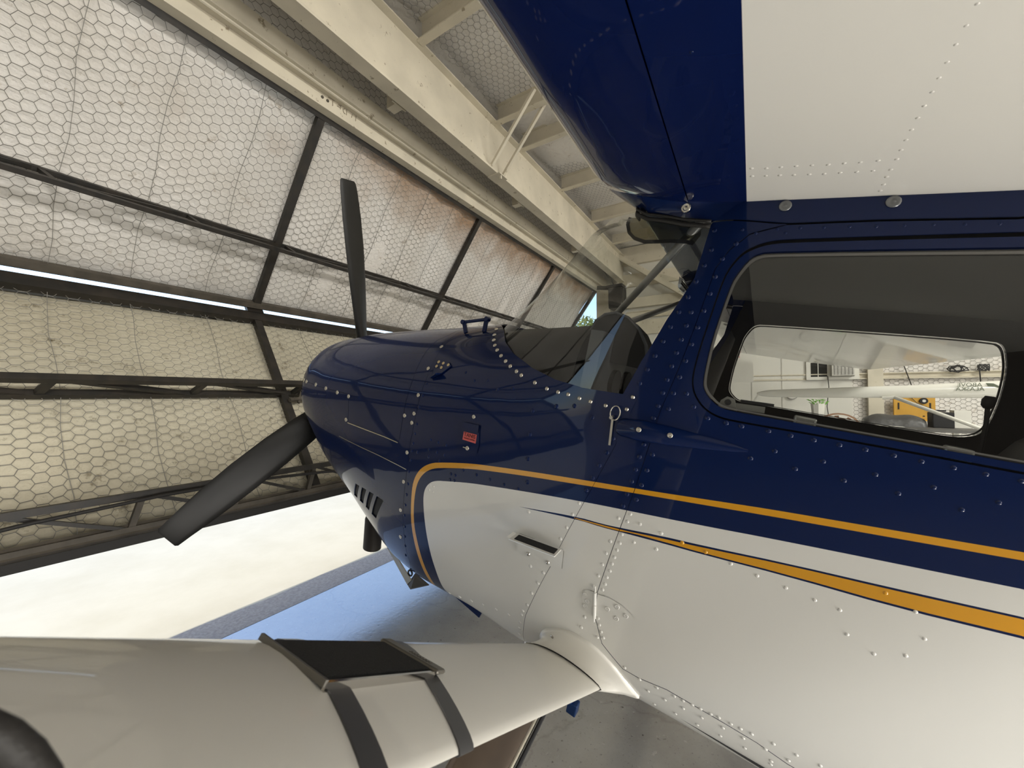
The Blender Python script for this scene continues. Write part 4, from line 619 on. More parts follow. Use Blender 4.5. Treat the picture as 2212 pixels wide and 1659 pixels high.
def inset_poly(poly, d):
    n = len(poly); A = sum(poly[i][0]*poly[(i+1) % n][1]-poly[(i+1) % n][0]*poly[i][1] for i in range(n)); sg = 1 if A > 0 else -1; o = []
    for i in range(n):
        p, q, r_ = np.array(poly[i-1]), np.array(poly[i]), np.array(poly[(i+1) % n])
        if abs(abs(q[1])-R(90)*KT) < 1e-6: o.append(tuple(q)); continue
        t1 = (q-p)/(np.linalg.norm(q-p)+1e-12); t2 = (r_-q)/(np.linalg.norm(r_-q)+1e-12); nrm = np.array([-(t1+t2)[1], (t1+t2)[0]]); l = np.linalg.norm(nrm)
        o.append(tuple(q+nrm/l*d*sg) if l > 1e-6 else tuple(q))
    return o
def panel(name, outer, mats, holes=(), paint=(), off=0.0, both=False, side=1, thick=.004, gap=.0010, step=.03, parent=None, dens_step=.018, flip_in=False):
    outer = inset_poly(dens([D2(q) for q in outer], dens_step), gap); holes = [inset_poly(dens([D2(q) for q in h], dens_step), -gap) for h in holes]
    paint = [(dens([D2(q) for q in h], .02), mi) for h, mi in paint]
    V = []; E = []
    for loop in [outer]+holes+[p for p, _ in paint]:
        k = len(V); V += loop; E += [(k+i, k+(i+1) % len(loop)) for i in range(len(loop))]
    A = np.array(outer); lo, hi = A.min(0), A.max(0); B = np.array(V)
    gx, gy = np.meshgrid(np.arange(lo[0]+step/2, hi[0], step), np.arange(lo[1]+step/2, hi[1], step)); G = np.stack([gx.ravel(), gy.ravel()], 1)
    G = G[pip(G, outer)]
    if len(G):
        dm = np.min(np.linalg.norm(G[:, None, :]-B[None, :, :], axis=2), axis=1); G = G[dm > step*.4]
    V += [tuple(g) for g in G]
    vv, ee, ff, *_ = delaunay_2d_cdt([Vector(q) for q in V], E, [], 0, 1e-6)
    vv = np.array([tuple(q) for q in vv]); ff = [tuple(f) for f in ff]
    C_ = np.array([vv[list(f)].mean(0) for f in ff]); keep = pip(C_, outer)
    for h in holes: keep &= ~pip(C_, h)
    mi = np.zeros(len(ff), int)
    for pl_, m_ in paint: mi[pip(C_, pl_)] = m_
    idx = [i for i in range(len(ff)) if keep[i]]; used = sorted({k for i in idx for k in ff[i]}); mp_ = {k: i for i, k in enumerate(used)}
    pts = []; nor = []
    for k in used:
        a, th = vv[k][0], vv[k][1]/KT; p = spt(a, th); n = snorm(p); pts.append(p+n*off); nor.append(n)
    faces = [tuple(mp_[k] for k in ff[i]) for i in idx]; fm = [int(mi[i]) for i in idx]
    # orient outward
    out = []
    for f in faces:
        n = (pts[f[1]]-pts[f[0]]).cross(pts[f[2]]-pts[f[0]]); out.append(f if n.dot(nor[f[0]]) > 0 else f[::-1])
    faces = out; cnt = {}
    for f in faces:
        for i in range(len(f)):
            e = (f[i], f[(i+1) % len(f)]); k = tuple(sorted(e)); cnt.setdefault(k, []).append(e)
    lim = R(90)*KT-1e-4; n0 = len(pts); sk = {}
    for k, es in cnt.items():
        if len(es) == 1:
            a_, b_ = es[0]
            if both and all(abs(abs(vv[used[q]][1])-R(90)*KT) < 2e-3 for q in (a_, b_)): continue
            ids = []
            for q in (a_, b_):
                if q not in sk: sk[q] = len(pts); pts.append(pts[q]-nor[q]*thick); nor.append(nor[q])
            faces.append((b_, a_, sk[a_], sk[b_])); fm.append(len(mats)-1 if False else 0)
    def mirror(P, Fc): return [Vector((p[0], -p[1], p[2])) for p in P], [f[::-1] for f in Fc]
    if side < 0: pts, faces = mirror(pts, faces); nor = [Vector((n[0], -n[1], n[2])) for n in nor]
    if both:
        p2, f2 = mirror(pts, faces); k = len(pts); pts = pts+p2; nor = nor+[Vector((n[0], -n[1], n[2])) for n in nor]; faces = faces+[tuple(q+k for q in f) for f in f2]; fm = fm+fm
    me = bpy.data.meshes.new(name); me.from_pydata([tuple(p) for p in pts], [], faces)
    for m in mats: me.materials.append(m)
    me.polygons.foreach_set('material_index', fm); me.polygons.foreach_set('use_smooth', [True]*len(faces)); me.update()
    me.normals_split_custom_set_from_vertices([tuple(n) for n in nor])
    o = bpy.data.objects.new(name, me); link(o, parent or plane)
    if parent is None: o.location = POFF
    return o
def th_of(a, c):              # polar angle in degrees of the port skin point at height c
    lo, hi = -89.9, 89.9
    for _ in range(50):
        m = (lo+hi)/2
        if spt(a, R(m))[2] < c: lo = m
        else: hi = m
    return lo
rv = lambda L: list(reversed(L))
SPL, LEFT, FIRE, DS, BEL, PIL, RL, GL = (P_[k] for k in ('split', 'left', 'fire', 'doorseam', 'belly', 'pillar', 'roofline', 'glass'))
AF = 1.955; SM = (AF, P_['seamstart'][0][1]-1.0)
AE = -1.3
firebot = (.50, -90.)
# ---- paint regions on the port side in (a, theta)
far = -1.6
def ext(L, top): return [(far, L[0][1]+top)]+L
def sm(L): return smoothpoly(L, 2)
SO = ext(sm(P_['stripeO']), 14)+[(1.02, -75.), (far, -75.)]
SI = ext(sm(P_['stripeI']), 14)+[(.985, -75.), (far, -75.)]
WH = ext(sm(P_['white']), 12)+[(.91, -89.9), (far, -89.9)]
for k_ in ('dartU', 'dartL', 'dartYU', 'dartYL'): P_[k_] = smoothpoly(P_[k_], 1)
DU = [(far, 14.)]+rv(P_['dartU'])+P_['dartL'][1:]+[(far, 3.)]
DY = [(far, 13.)]+rv(P_['dartYU'])+P_['dartYL']+[(far, 4.)]
PAINT = [(SO, 1), (SI, 0), (WH, 2), (DU, 0), (DY, 1)]
PM = [NAVY, YELLOW, WHITE]
# ---- skins
ucowl = panel('upper_cowl', [(AF, 90.), SM, *P_['notch'], *rv(LEFT), (1.10, 65.), (1.095, 90.)], [NAVY], both=True)
vents = [P_[q_] for q_ in ('ventA', 'ventB', 'ventC', 'ventD')]
lcowl = panel('lower_cowl', [SM, *P_['notch'], *rv(LEFT), (1.10, 65.), (1.095, 90.), (1.062, 90.), (1.062, 65.), *SPL, (1.085, -65.), (1.09, -90.), (AF, -90.)][::-1], [NAVY], holes=vents, both=True)
for i, vt in enumerate(vents):
    c_ = np.mean([D2(q) for q in vt], axis=0); 
    panel('vent_slot', [(q[0], q[1]) for q in vt], [DARK], off=-.006, gap=-.004, parent=lcowl, thick=.002)
# nose bowl
mb = MB(); rings = []
for a in (1.952, 1.96, 1.968, 1.975, 1.982, 1.99): rings.append([spt(a, 2*math.pi*k/72) for k in range(72)])
for f_, a in ((.93, 1.997), (.80, 2.0), (.45, 2.0)): rings.append([Vector((a, p[1]*f_, -.40+(p[2]+.40)*f_)) for p in rings[5]])
nb_ = pp(mb.loft(rings, cap=False), 'nose_bowl', NAVY, smooth=True)
for s in (-1, 1): pp(MB().loft([[(2.002, s*.24+.085*math.cos(t*math.pi/8), -.36+.06*math.sin(t*math.pi/8)) for t in range(16)], [(2.003, s*.24+.084*math.cos(t*math.pi/8), -.36+.059*math.sin(t*math.pi/8)) for t in range(16)]]), 'air_inlet', DARK)
bootlow = [(1.09, -90.), (1.085, -65.)]+rv(SPL)
boot = panel('nose_skin', [(1.062, 90.), (1.062, 65.), *SPL, (1.085, -65.), (1.09, -90.), firebot, (.475, -60.), *rv(FIRE), (.2914, 22.), GL[-1], *rv(GL[:-1]), (.90, 56.), (.955, 72.), (.97, 90.)], PM, paint=PAINT, both=True, gap=.0006)
ret = panel('windscreen_retainer', [(.97, 90.), (.955, 72.), (.90, 56.), *GL, P_['retlow'][-1], *rv(P_['retlow'][:-1]), (.935, 57.), (.985, 73.), (1.0, 90.)], [NAVY], off=.003, both=True, thick=.003, gap=0)
post_poly = [(.2914, 24.2), (.2834, 17.9), *FIRE[1:], (.475, -60.), firebot, (AE, -90.), (AE, -46.), *rv(BEL), *DS[1:], RL[1], (.168, 52.9), *PIL[:-1]]
for side in (1, -1):
    o = panel('cabin_post_skin', post_poly, PM, paint=PAINT, side=side, gap=.0006)
    if side == 1: post = o
W0 = [(-.66, 51.8), *P_['W0'][1:-1], (-.62, 26.0), (-.70, 27.5), (-.735, 31.), (-.745, 40.), (-.74, 47.), (-.71, 51.)]
W1 = [(-.66, 50.4), *P_['W1'][1:-1], (-.62, 27.5), (-.68, 29.), (-.705, 32.), (-.715, 40.), (-.71, 46.), (-.69, 49.6)]
def chaik(L, it=2):
    for _ in range(it):
        o = []
        for i in range(len(L)):
            p, q = np.array(L[i]), np.array(L[(i+1) % len(L)]); o += [tuple(.78*p+.22*q), tuple(.22*p+.78*q)]
        L = o
    return L
W0, W1 = chaik(W0), chaik(W1)
door_poly = [*DS, *RL[1:], (-.8, 55.5), (AE, 55.), (AE, -46.), *rv(BEL[1:])]
doors = {}
for side in (1, -1):
    dr = panel('cabin_door', door_poly, PM, holes=[W0], paint=PAINT, side=side); doors[side] = dr
    wf = panel('window_frame', W0, [NAVY], holes=[W1], side=side, gap=.0028, thick=.012, parent=dr)
    panel('window_seal', W1, [SEALM], holes=[[(q[0]*.988-.0035, 39+(q[1]-39)*.978) for q in W1]], side=side, off=-.002, gap=.0, thick=.004, parent=dr)
    panel('window_pane', W1, [GLASS], side=side, off=-.006, gap=-.002, thick=0.0005, parent=dr)
roof_poly = [(.172, 52.9), *RL[1:], (-.8, 55.7), (AE, 55.2), (AE, th_of(AE, .434)), (-.3, th_of(-.3, .434)), (.172, th_of(.172, .434))]
for side in (1, -1): roof = panel('roof_strip', roof_poly, [NAVY], side=side, off=.002)
# inner lining, floor, headliner
for side in (1, -1):
    panel('cabin_lining', [(.30, 20.), (.30, -60.), (AE, -60.), (AE, 55.), (.12, 55.), (.165, 45.), (.25, 30.)], [LINER], holes=[W1], side=side, off=-.02, thick=.003)
pp(MB().box((-1.25, -.47, .405), (.17, .47, .415)), 'headliner', mat('tan_headliner', (.16, .15, .13), .9))
pp(MB().box((-1.25, -.45, -.86), (1.0, .45, -.85)), 'cabin_floor', LINER); pp(MB().box((-1.29, -.49, -.9), (-1.27, .49, .42)), 'cabin_bulkhead', LINER); pp(MB().box((1.0, -.34, -.8), (1.02, .34, -.08)), 'firewall', DARK)
# tail cone, fin, tailwheel (behind the frame)
mb = MB(); mb.loft([[spt(a, 2*math.pi*k/48) for k in range(48)] for a in (AE-.003, -1.7, -2.2, -2.8, -3.5, -4.2, -4.8)]); pp(mb, 'tail_cone', WHITE, smooth=True, angle=60)
mb = MB(); mb.loft([[(-3.7, .0, -.0), (-4.2, .03, -.02), (-4.8, 0, -.04), (-4.2, -.03, -.02)], [(-4.5, 0, 1.1), (-4.65, .02, 1.1), (-5.0, 0, 1.1), (-4.65, -.02, 1.1)]]); pp(mb, 'fin', NAVY)
mb = MB(); mb.loft([[(-4.0, s*1.6, -.08), (-4.3, s*1.6, -.06), (-4.75, s*1.6, -.08), (-4.3, s*1.6, -.10)] if s else [(-3.95, 0, -.08), (-4.3, 0, -.05), (-4.8, 0, -.08), (-4.3, 0, -.12)] for s in (-1, 0, 1)]); pp(mb, 'tailplane', WHITE)
tw = w2a((0, 0, 0)); zc = lambda a: (-(1.5)+.1-a*math.sin(TH))/math.cos(TH)
mb = MB(); mb.bar((-4.4, 0, -.3), (-4.6, 0, zc(-4.6)), .03, .02, up=(1, 0, 0)); mb.tube([(-4.6, -.03, zc(-4.6)), (-4.6, .03, zc(-4.6))], .098, 20); pp(mb, 'tailwheel', RUBBER)
# ---- windscreen: horizontal slices from the post round to the other post
PC = [-.15, -.065, .03, .144, .252, .377, .5]; PAq = [.345, .305, .263, .223, .18, .17, .165]
def apz(c): return float(np.interp(c, PC, PAq))
def acz(c): return 1.05-1.2*c+.6*c*c
def bpz(c):
    a = apz(c); return spt(a, R(th_of(a, c)))[1] if c < .43 else .45
def wsl(c, t, off=0):         # t 0..pi from port post to starboard post
    p = apz(c); B = bpz(c)+off; A = acz(c)+off-p; e = 2/2.2
    return Vector((p+A*math.sin(t)**e if t not in (0, math.pi) else p, B*math.copysign(abs(math.cos(t))**e, math.cos(t)), c))
basec = sorted([(spt(q[0], R(q[1]))[0], spt(q[0], R(q[1]))[2]) for q in GL]+[(spt(.90, R(56.))[0], spt(.90, R(56.))[2]), (.97, spt(.97, R(90))[2])])
bx_, bc_ = zip(*basec)
NT = 72; NV = 44
TT = [0, .1, .19, .3, .39, .48, .53, .7]; TC = [.377, .384, .396, .408, .428, .456, .468, .472]
def ctop(tt): return float(np.interp(min(tt, math.pi-tt), TT, TC))
V = []
for i in range(NV+1):
    for j in range(NT+1): tt = math.pi*j/NT; V.append(wsl(-.10+(ctop(tt)+.10)*i/NV, tt))
Fq = []
for i in range(NV):
    for j in range(NT):
        q = (i*(NT+1)+j, i*(NT+1)+j+1, (i+1)*(NT+1)+j+1, (i+1)*(NT+1)+j)
        if all(V[k][2] > np.interp(V[k][0], bx_, bc_)-.035 for k in q[2:]): Fq.append(q)
ws = pp(MB().add(V, Fq), 'windscreen', WGLASS, smooth=True)
FQ = [(0, (.165, .522, .434)), (.15, (.24, .540, .434)), (.3, (.33, .555, .442)), (.42, (.395, .565, .450)), (.50, (.43, .56, .462)), (.56, (.44, .52, .474)), (.66, (.44, .44, .482))]
def fq(tt): return Vector([float(np.interp(tt, [f_[0] for f_ in FQ], [f_[1][k_] for f_ in FQ])) for k_ in range(3)])
for side in (1, -1):
    ts = [.525*j/30 for j in range(31)]; SX = lambda p: Vector((p[0], side*p[1], p[2]))
    rings = []; rings2 = []
    for j, tt in enumerate(ts[:28]):
        p = wsl(ctop(tt)-.002, tt); e_ = .02; a1_ = wsl(ctop(tt), tt+e_); a0_ = wsl(ctop(tt), max(0, tt-e_)); o_ = (a1_-a0_).cross(Vector((0, 0, 1))).normalized(); o_ = o_ if o_.y > 0 else -o_
        rings.append([SX(p+o_*(.003+.0035*math.cos(k*math.pi/4))+Vector((0, 0, 1))*.006*math.sin(k*math.pi/4)) for k in range(8)])
        rings2.append([SX(p+o_*(.004+.0035*math.cos(k*math.pi/4))+Vector((0, 0, 1))*(.011+.004*math.sin(k*math.pi/4))) for k in range(8)])
    pp(MB().loft(rings), 'top_seal', RUBBER, smooth=True); pp(MB().loft(rings2), 'top_seal', RUBBER, smooth=True)
    cols = []
    for tt in [-.08]+ts:
        a_ = wsl(ctop(max(0, tt))+.012, max(0, tt), .004)+Vector((-.05 if tt < 0 else 0, 0, 0)); b2 = fq(max(0, tt))+Vector((-.05 if tt < 0 else 0, 0, 0)); m_ = a_.lerp(b2, .5)+(Vector((a_[0], a_[1], b2[2]))-a_.lerp(b2, .5))*.35
        cols.append([SX(a_*(1-f_)**2+m_*2*f_*(1-f_)+b2*f_*f_) for f_ in [k/6 for k in range(7)]])
    fo_ = pp(MB().loft(cols, closed=False, cap=False), 'wing_root_fairing', NAVY, smooth=True)
    if side == 1: fair = fo_
pp(MB().prism([(.16, .475), (.40, .475), (.41, .50), (.39, .56), (.2, .60), (.16, .60)], -.56, .56), 'centre_roof', NAVY, bevel=.008)
# ---- wings
LEP = [(.23, .431), (.30, .4335), (.36, .438), (.40, .4445), (.425, .452), (.442, .464), (.451, .478), (.4555, .494), (.455, .510), (.447, .530), (.43, .55), (.39, .578), (.32, .603), (.23, .62)]
for side in (1, -1):
    secs = []
    for b, f_ in ((.515, .02), (.53, .30), (.548, .62), (.57, .84), (.60, .96), (.635, 1), (1.2, 1), (3.2, 1), (5.2, 1)):
        dz = .03*(b-.53); secs.append([Vector((.23+(a-.23)*f_, side*b, c+dz-.002)) for a, c in LEP])
    cu_ = MB().loft(secs, closed=False, cap=False); cu_.add(secs[0], [tuple(range(len(LEP)))]); pp(cu_, 'leading_edge_cuff', NAVYW, smooth=True, angle=60)
    lo_ = [(.2285, .431), (.105, .430), (-.1, .430), (-.3, .430), (-.6, .432), (-.9, .437), (-1.17, .446)]; hi_ = [(-1.17, .452), (-.9, .50), (-.5, .58), (-.1, .63), (.05, .632), (.2285, .622)]
    bs = [.49, .56, 1.2, 2.2, 3.2, 4.2, 5.2]; mb = MB()
    prof = lo_+hi_; v = []; 
    for b in bs: v += [(a, side*b, c+.03*(b-.53)) for a, c in prof]
    n = len(prof); fa = []; mi = []
    for i in range(len(bs)-1):
        for j in range(n-1): fa.append((i*n+j, i*n+j+1, (i+1)*n+j+1, (i+1)*n+j)); mi.append(0 if j in (0, n-2) else 1)
    fa += [tuple(range(n)), tuple(range((len(bs)-1)*n, len(bs)*n))]; mi += [0, 0]
    mb.v = v; mb.f = fa; mb.m = mi
    wg = pp(mb, 'wing', [NAVYW, WHITEW], smooth=True, angle=20)
    if side == 1: wing_p = wg
    mb = MB(); tip = []
    for f_, b in ((1, 5.205), (.97, 5.26), (.9, 5.31), (.75, 5.34)):
        dz = .03*(b-.53); tip.append([Vector(((a+.36)*f_-.36, side*b, (c-.53)*f_+.53+dz)) for a, c in LEP+hi_[::-1][1:]+lo_[::-1][:-1]])
    pp(mb.loft(tip), 'wing_tip', NAVY, smooth=True)
pp(MB().box((-1.0, -.49, .47), (.2, .49, .60)), 'centre_section', NAVY)
# ---- rivets: one object each
def dome(n=10, h=.42):
    v = [(0, 0, h)]; f = []
    for r_, z in ((.45, h*.88), (.8, h*.55), (1, 0)):
        v += [(r_*math.cos(2*math.pi*k/n), r_*math.sin(2*math.pi*k/n), z) for k in range(n)]
    for k in range(n): f.append((0, 1+k, 1+(k+1) % n))
    for g in range(2):
        for k in range(n): a = 1+g*n+k; b = 1+g*n+(k+1) % n; f.append((a, a+n, b+n, b))
    return v, f
def washer(n=14):
    pr = ((1, 0), (.97, .16), (.6, .20), (.52, .10), (.30, .08), (.26, .16), (0, .18)); v = []; f = []
    for r_, z in pr[:-1]: v += [(r_*math.cos(2*math.pi*k/n), r_*math.sin(2*math.pi*k/n), z) for k in range(n)]
    v.append((0, 0, pr[-1][1])); g = len(pr)-1
    for i in range(g-1):
        for k in range(n): a = i*n+k; b = i*n+(k+1) % n; f.append((a, b, b+n, a+n))
    for k in range(n): f.append(((g-1)*n+k, (g-1)*n+(k+1) % n, len(v)-1))
    return v, f
def meshof(name, vf, m):
    me = bpy.data.meshes.new(name); me.from_pydata(vf[0], [], vf[1]); me.materials.append(m); me.polygons.foreach_set('use_smooth', [True]*len(vf[1])); return me
RM_ = {'navy': meshof('rivet', dome(), NAVY), 'white': meshof('rivet', dome(), WHITE), 'yellow': meshof('rivet', dome(), YELLOW), 'steel': meshof('screw', dome(h=.6), STEEL), 'gold': meshof('screw', washer(), GOLD), 'washer': meshof('screw', washer(), STEEL), 'wscrew': meshof('screw', washer(), WHITE), 'grey': meshof('screw', washer(), TRIM), 'wingw': meshof('rivet', dome(h=.38), WHITEW), 'bright': meshof('screw', dome(h=.8), CHROME)}
def put(me, p, n, r_, parent, name, lift=0):
    o = bpy.data.objects.new(name, me); link(o, parent); p = Vector(p)+Vector(n)*lift
    o.matrix_local = Matrix.Translation(p) @ Vector(n).to_track_quat('Z', 'Y').to_matrix().to_4x4() @ Matrix.Scale(r_, 4)
    return o
def owner(p):                 # which skin panel a fastener belongs to
    a = p[0]; th = math.degrees(math.atan2(p[2]-sec(a)[2], p[1]))
    q = np.array([D2((a, th))])
    for poly, o in ((door_poly, doors[1]), (post_poly, post), (roof_poly, roof)):
        if pip(q, [D2(t) for t in poly])[0]: return o
    return lcowl if a > 1.07 else boot
for k, me, rad, nm, lift in (('navy_small', 'navy', 3.6, 'rivet', 0), ('white_small', 'white', 2.6, 'rivet', 0), ('navy', 'navy', 5.2, 'rivet', 0), ('white', 'white', 4.1, 'rivet', 0), ('yellow', 'yellow', 4.2, 'rivet', 0), ('hinge_screw', 'wscrew', 5.5, 'screw', .0025), ('steel', 'steel', 4.6, 'screw', .003), ('washer', 'washer', 4.4, 'screw', .0003), ('gold', 'gold', 3.6, 'screw', .006), ('bright', 'bright', 4.6, 'screw', .003)):
    for a, b, c, s in RV[k]:
        p = Vector((a, b, c)); o = put(RM_[me], p, snorm(p), rad*s, ret if k == 'steel' else owner(p), nm, lift)
for k, me, rad in (('wing', 'wingw', 4.2), ('wingnavy', 'navy', 4.2)):
    for a, b, c, s in RV[k]: put(RM_[me], (a, b, c), (0, 0, -1), rad*s, wing_p, 'rivet', 0)
for a, b, c, s in RV['root']:
    thp = math.atan2(c-sec(a)[2], b) if a < .15 else None
    if thp is not None: p = spt(a, R(th_of(a, min(c, .425)))); n = snorm(p)
    else:
        tq = .115; a_ = wsl(ctop(tq)+.012, tq, .004); b2 = fq(tq); m_ = a_.lerp(b2, .5)+(Vector((a_[0], a_[1], b2[2]))-a_.lerp(b2, .5))*.35; p = a_*.25+m_*.5+b2*.25; n = Vector((.25, .95, -.2)).normalized()
    put(RM_['grey'] if a < .15 else RM_['washer'], p, n, .012, roof if a < .15 else fair, 'screw', .0025)
# ---- propeller
HUB = Vector((2.02, 0, -.366))
def blade(ang, name, L=1.13):
    ca, sa = math.cos(ang), math.sin(ang); rad = Vector((0, sa, ca)); tan = Vector((0, ca, -sa)); ax = Vector((1, 0, 0)); rings = []
    for r_, ch, tw_, thk in ((.10, .10, 50, .09), (.20, .110, 44, .06), (.30, .130, 37, .042), (.45, .158, 30, .030), (.62, .172, 25, .023), (.80, .170, 21, .018), (.95, .156, 18, .014), (1.05, .138, 16, .011), (1.10, .126, 15, .009), (L-.008, .114, 15, .007), (L, .095, 15, .004)):
        cd = tan*math.cos(R(tw_))*BS+ax*math.sin(R(tw_)); nd = rad.cross(cd); sweep = -.012*max(0, (r_-.62)/.5)**2
        ring = []
        for k in range(14):
            t = 2*math.pi*k/14; x = math.cos(t); y = math.sin(t); ring.append(HUB+rad*r_+cd*(ch*.5*x+sweep)+nd*thk*.5*y*(1.15-.25*x))
        rings.append(ring)
    pp(MB().loft(rings), name, BLACK, smooth=True, angle=50)
BS = -1
for a_, l_ in zip([15.0,128.2,252.0], (1.13, 1.165, 1.14)): blade(R(a_), 'propeller_blade', l_)
mb = MB(); mb.tube([HUB+Vector((-.02, 0, 0)), HUB+Vector((.08, 0, 0))], .11, 24); pp(mb, 'propeller_hub', BLACK)
mb = MB(); mb.loft([[HUB+Vector((x, r_*math.cos(t*math.pi/12), r_*math.sin(t*math.pi/12))) for t in range(24)] for x, r_ in ((.05, .16), (.12, .15), (.2, .12), (.27, .07), (.30, .01))]); pp(mb, 'spinner', BLACK, smooth=True)
# ---- wing struts with clamp-on step
SDIR = Vector((0, 1, .6)).normalized()
LE0 = Vector((.434, .53, -.875)); TE0 = Vector((.188, .53, -.855))
def strut_ring(k, grow=0, side=1, sc=1.0):
    mid = (LE0+TE0)/2+Vector((0, 1, .6))*k; half = (LE0-TE0)/2*sc; cd = half.normalized(); nn = SDIR.cross(cd).normalized(); nn = nn if nn.z > 0 else -nn
    ring = []
    for i in range(28):
        t = 2*math.pi*i/28; x = math.cos(t); yv = math.sin(t); th_ = .023*sc*(1.0+.28*x-.12*x*x)
        q = mid+cd*(half.length+grow)*x+nn*(th_+grow)*yv
        ring.append(Vector((q[0], side*q[1], q[2])))
    return ring
def soff(k, x, up_=True, lift=0):        # point on the strut's upper skin, x -1 (trailing) .. 1 (leading)
    mid = (LE0+TE0)/2+Vector((0, 1, .6))*k; half = (LE0-TE0)/2; cd = half.normalized(); nn = SDIR.cross(cd).normalized(); nn = nn if nn.z > 0 else -nn
    th_ = .023*(1.0+.28*x-.12*x*x); y = math.sqrt(max(0, 1-x*x)); return mid+half*x+nn*(th_*y+lift)*(1 if up_ else -1)
WHITES = mat('white_strut_paint', (.74, .72, .66), .3, coat=.5, bump=.02, bscale=6, bdist=.02)
for side in (1, -1):
    pp(MB().loft([strut_ring(k_, 0, side) for k_ in (-.032, .3, .8, 1.4, 2.0)]+[strut_ring(2.12, 0, side, .7)]), 'wing_strut', WHITES, smooth=True, angle=50)
def strap(k0, k1, sk, name, m):
    rings = []; sh = Vector((0, 1, .6))
    for kk, g in ((k0, .0), (k0, .0022), (k1, .0022), (k1, .0)):
        r_ = strut_ring(kk, g); rings.append([p+sh*sk*(.05-math.cos(2*math.pi*i/28)) for i, p in enumerate(r_)])
    return pp(MB().loft(rings, cap=False), name, m, smooth=True, angle=30)
def kx(px): return px
st_ = empty('strut_step'); st_.parent = plane; st_.location = POFF
for kk in [(.766, .793, .025), (.605, .634, .05)]: strap(*kk, 'strap', TAPE)
TX0, TX1, TK0, TK1 = (-.14, .68, .625, .803)
tl = .012
q = [soff(TK0, TX1, lift=tl), soff(TK1, TX1, lift=tl), soff(TK1, TX0, lift=tl), soff(TK0, TX0, lift=tl)]
def curvestrip(k0, k1, x0, x1, lift, t, n=8):
    mb = MB(); rings = []
    for i in range(n+1):
        x = x0+(x1-x0)*i/n; L0 = lift(x) if callable(lift) else lift
        rings.append([soff(k0, x, lift=L0), soff(k1, x, lift=L0), soff(k1, x, lift=L0+t), soff(k0, x, lift=L0+t)])
    return mb.loft(rings)
def tread_pt(k_, x, h): # straight chord plate bridging the curved strut skin
    a_ = soff(k_, TX0, lift=.006); b_ = soff(k_, TX1, lift=.002); f_ = (x-TX0)/(TX1-TX0); return a_+(b_-a_)*f_+(SDIR.cross((LE0-TE0).normalized()).normalized()*-1 if SDIR.cross((LE0-TE0).normalized()).z < 0 else SDIR.cross((LE0-TE0).normalized()).normalized())*h
def tplate(k0, k1, x0, x1, h0, h1):
    ks = [k0, k1]; return MB().loft([[tread_pt(k0, x, h0), tread_pt(k1, x, h0), tread_pt(k1, x, h1), tread_pt(k0, x, h1)] for x in (x0, x1)])
step_o = tplate(TK0, TK1, TX0, TX1, -.004, .0).build('step_tread', TRIM, st_)
tplate(TK0+.004, TK1-.004, TX0+.05, TX1-.03, .0, .003).build('grit_tape', GRIT, st_)
tplate(TK1-.0010, TK1+.0028, TX0-.03, TX1+.12, -.003, .004).build('end_lip', mat('brown_grey_lip', (.16, .15, .13), .4, metal=.5), st_, bevel=.0006)
o = tplate(TK0-.020, TK0+.002, TX0-.06, TX1+.06, -.002, .005).build('end_plate', mat('olive_grey_metal', (.13, .12, .10), .4, metal=.4), st_, bevel=.004)
for i in range(8): tplate(TK0-.013, TK0-.006, TX0+.12+.045*i, TX0+.14+.045*i, .004, .0058).build('embossed_mark', bpy.data.materials['olive_grey_metal'], o)
tplate(TK0, TK1, TX0-.035, TX0+.0, -.009, .002).build('edge_trim', CHROME, st_); tplate(TK0, TK1, TX1, TX1+.03, -.009, .001).build('edge_trim', CHROME, st_)
# strut root cuff on the fuselage
base = [spt(a, R(t)) for a, t in smoothpoly(P_['fair'], 2)]
nbp = len(base); lowr = [spt(.09+.32*i/16, R(-50.-10*math.sin(math.pi*i/16))) for i in range(1, 16)]
ringb = base+lowr
def resample(L, n):
    L = L+[L[0]]; d_ = [0]
    for i in range(len(L)-1): d_.append(d_[-1]+(L[i+1]-L[i]).length)
    o_ = []
    for k_ in range(n):
        t = d_[-1]*k_/n; i = max(j for j in range(len(d_)-1) if d_[j] <= t+1e-9); f_ = (t-d_[i])/(d_[i+1]-d_[i]+1e-12); o_.append(L[i].lerp(L[i+1], f_))
    return o_
rb = resample(ringb, 40); sr = strut_ring(-.018, .004); srd = resample(sr, 40)
# align start: both begin at the leading end, upper side first
def aligned(ring, ref):
    best = min(((sum((ring[(i*s_+o_) % 40]-ref[i]).length for i in range(40)), s_, o_) for s_ in (1, -1) for o_ in range(40))); return [ring[(i*best[1]+best[2]) % 40] for i in range(40)]
srd = aligned(srd, rb); cen = sum(rb, Vector())/40; nrm_b = snorm(spt(.25, R(-47)))
rings = [[p-snorm(p)*.004 for p in rb], [p+snorm(p)*.006 for p in rb], [cen+(p-cen)*.95+snorm(p)*.010 for p in rb]]
for t in (.25, .5, .75, 1.0): rings.append([((cen+(rb[i]-cen)*.90+nrm_b*.010).lerp(srd[i], t**1.0)) for i in range(40)])
cuff = pp(MB().loft(rings, cap=False), 'strut_cuff', WHITES, smooth=True, angle=70)
for q, nv in zip(FT['fairscrew'], (1, 1, 1)):
    if q: p = Vector(q[:3]); put(RM_['bright'], p, snorm(p), .0075, cuff, 'screw', .009)
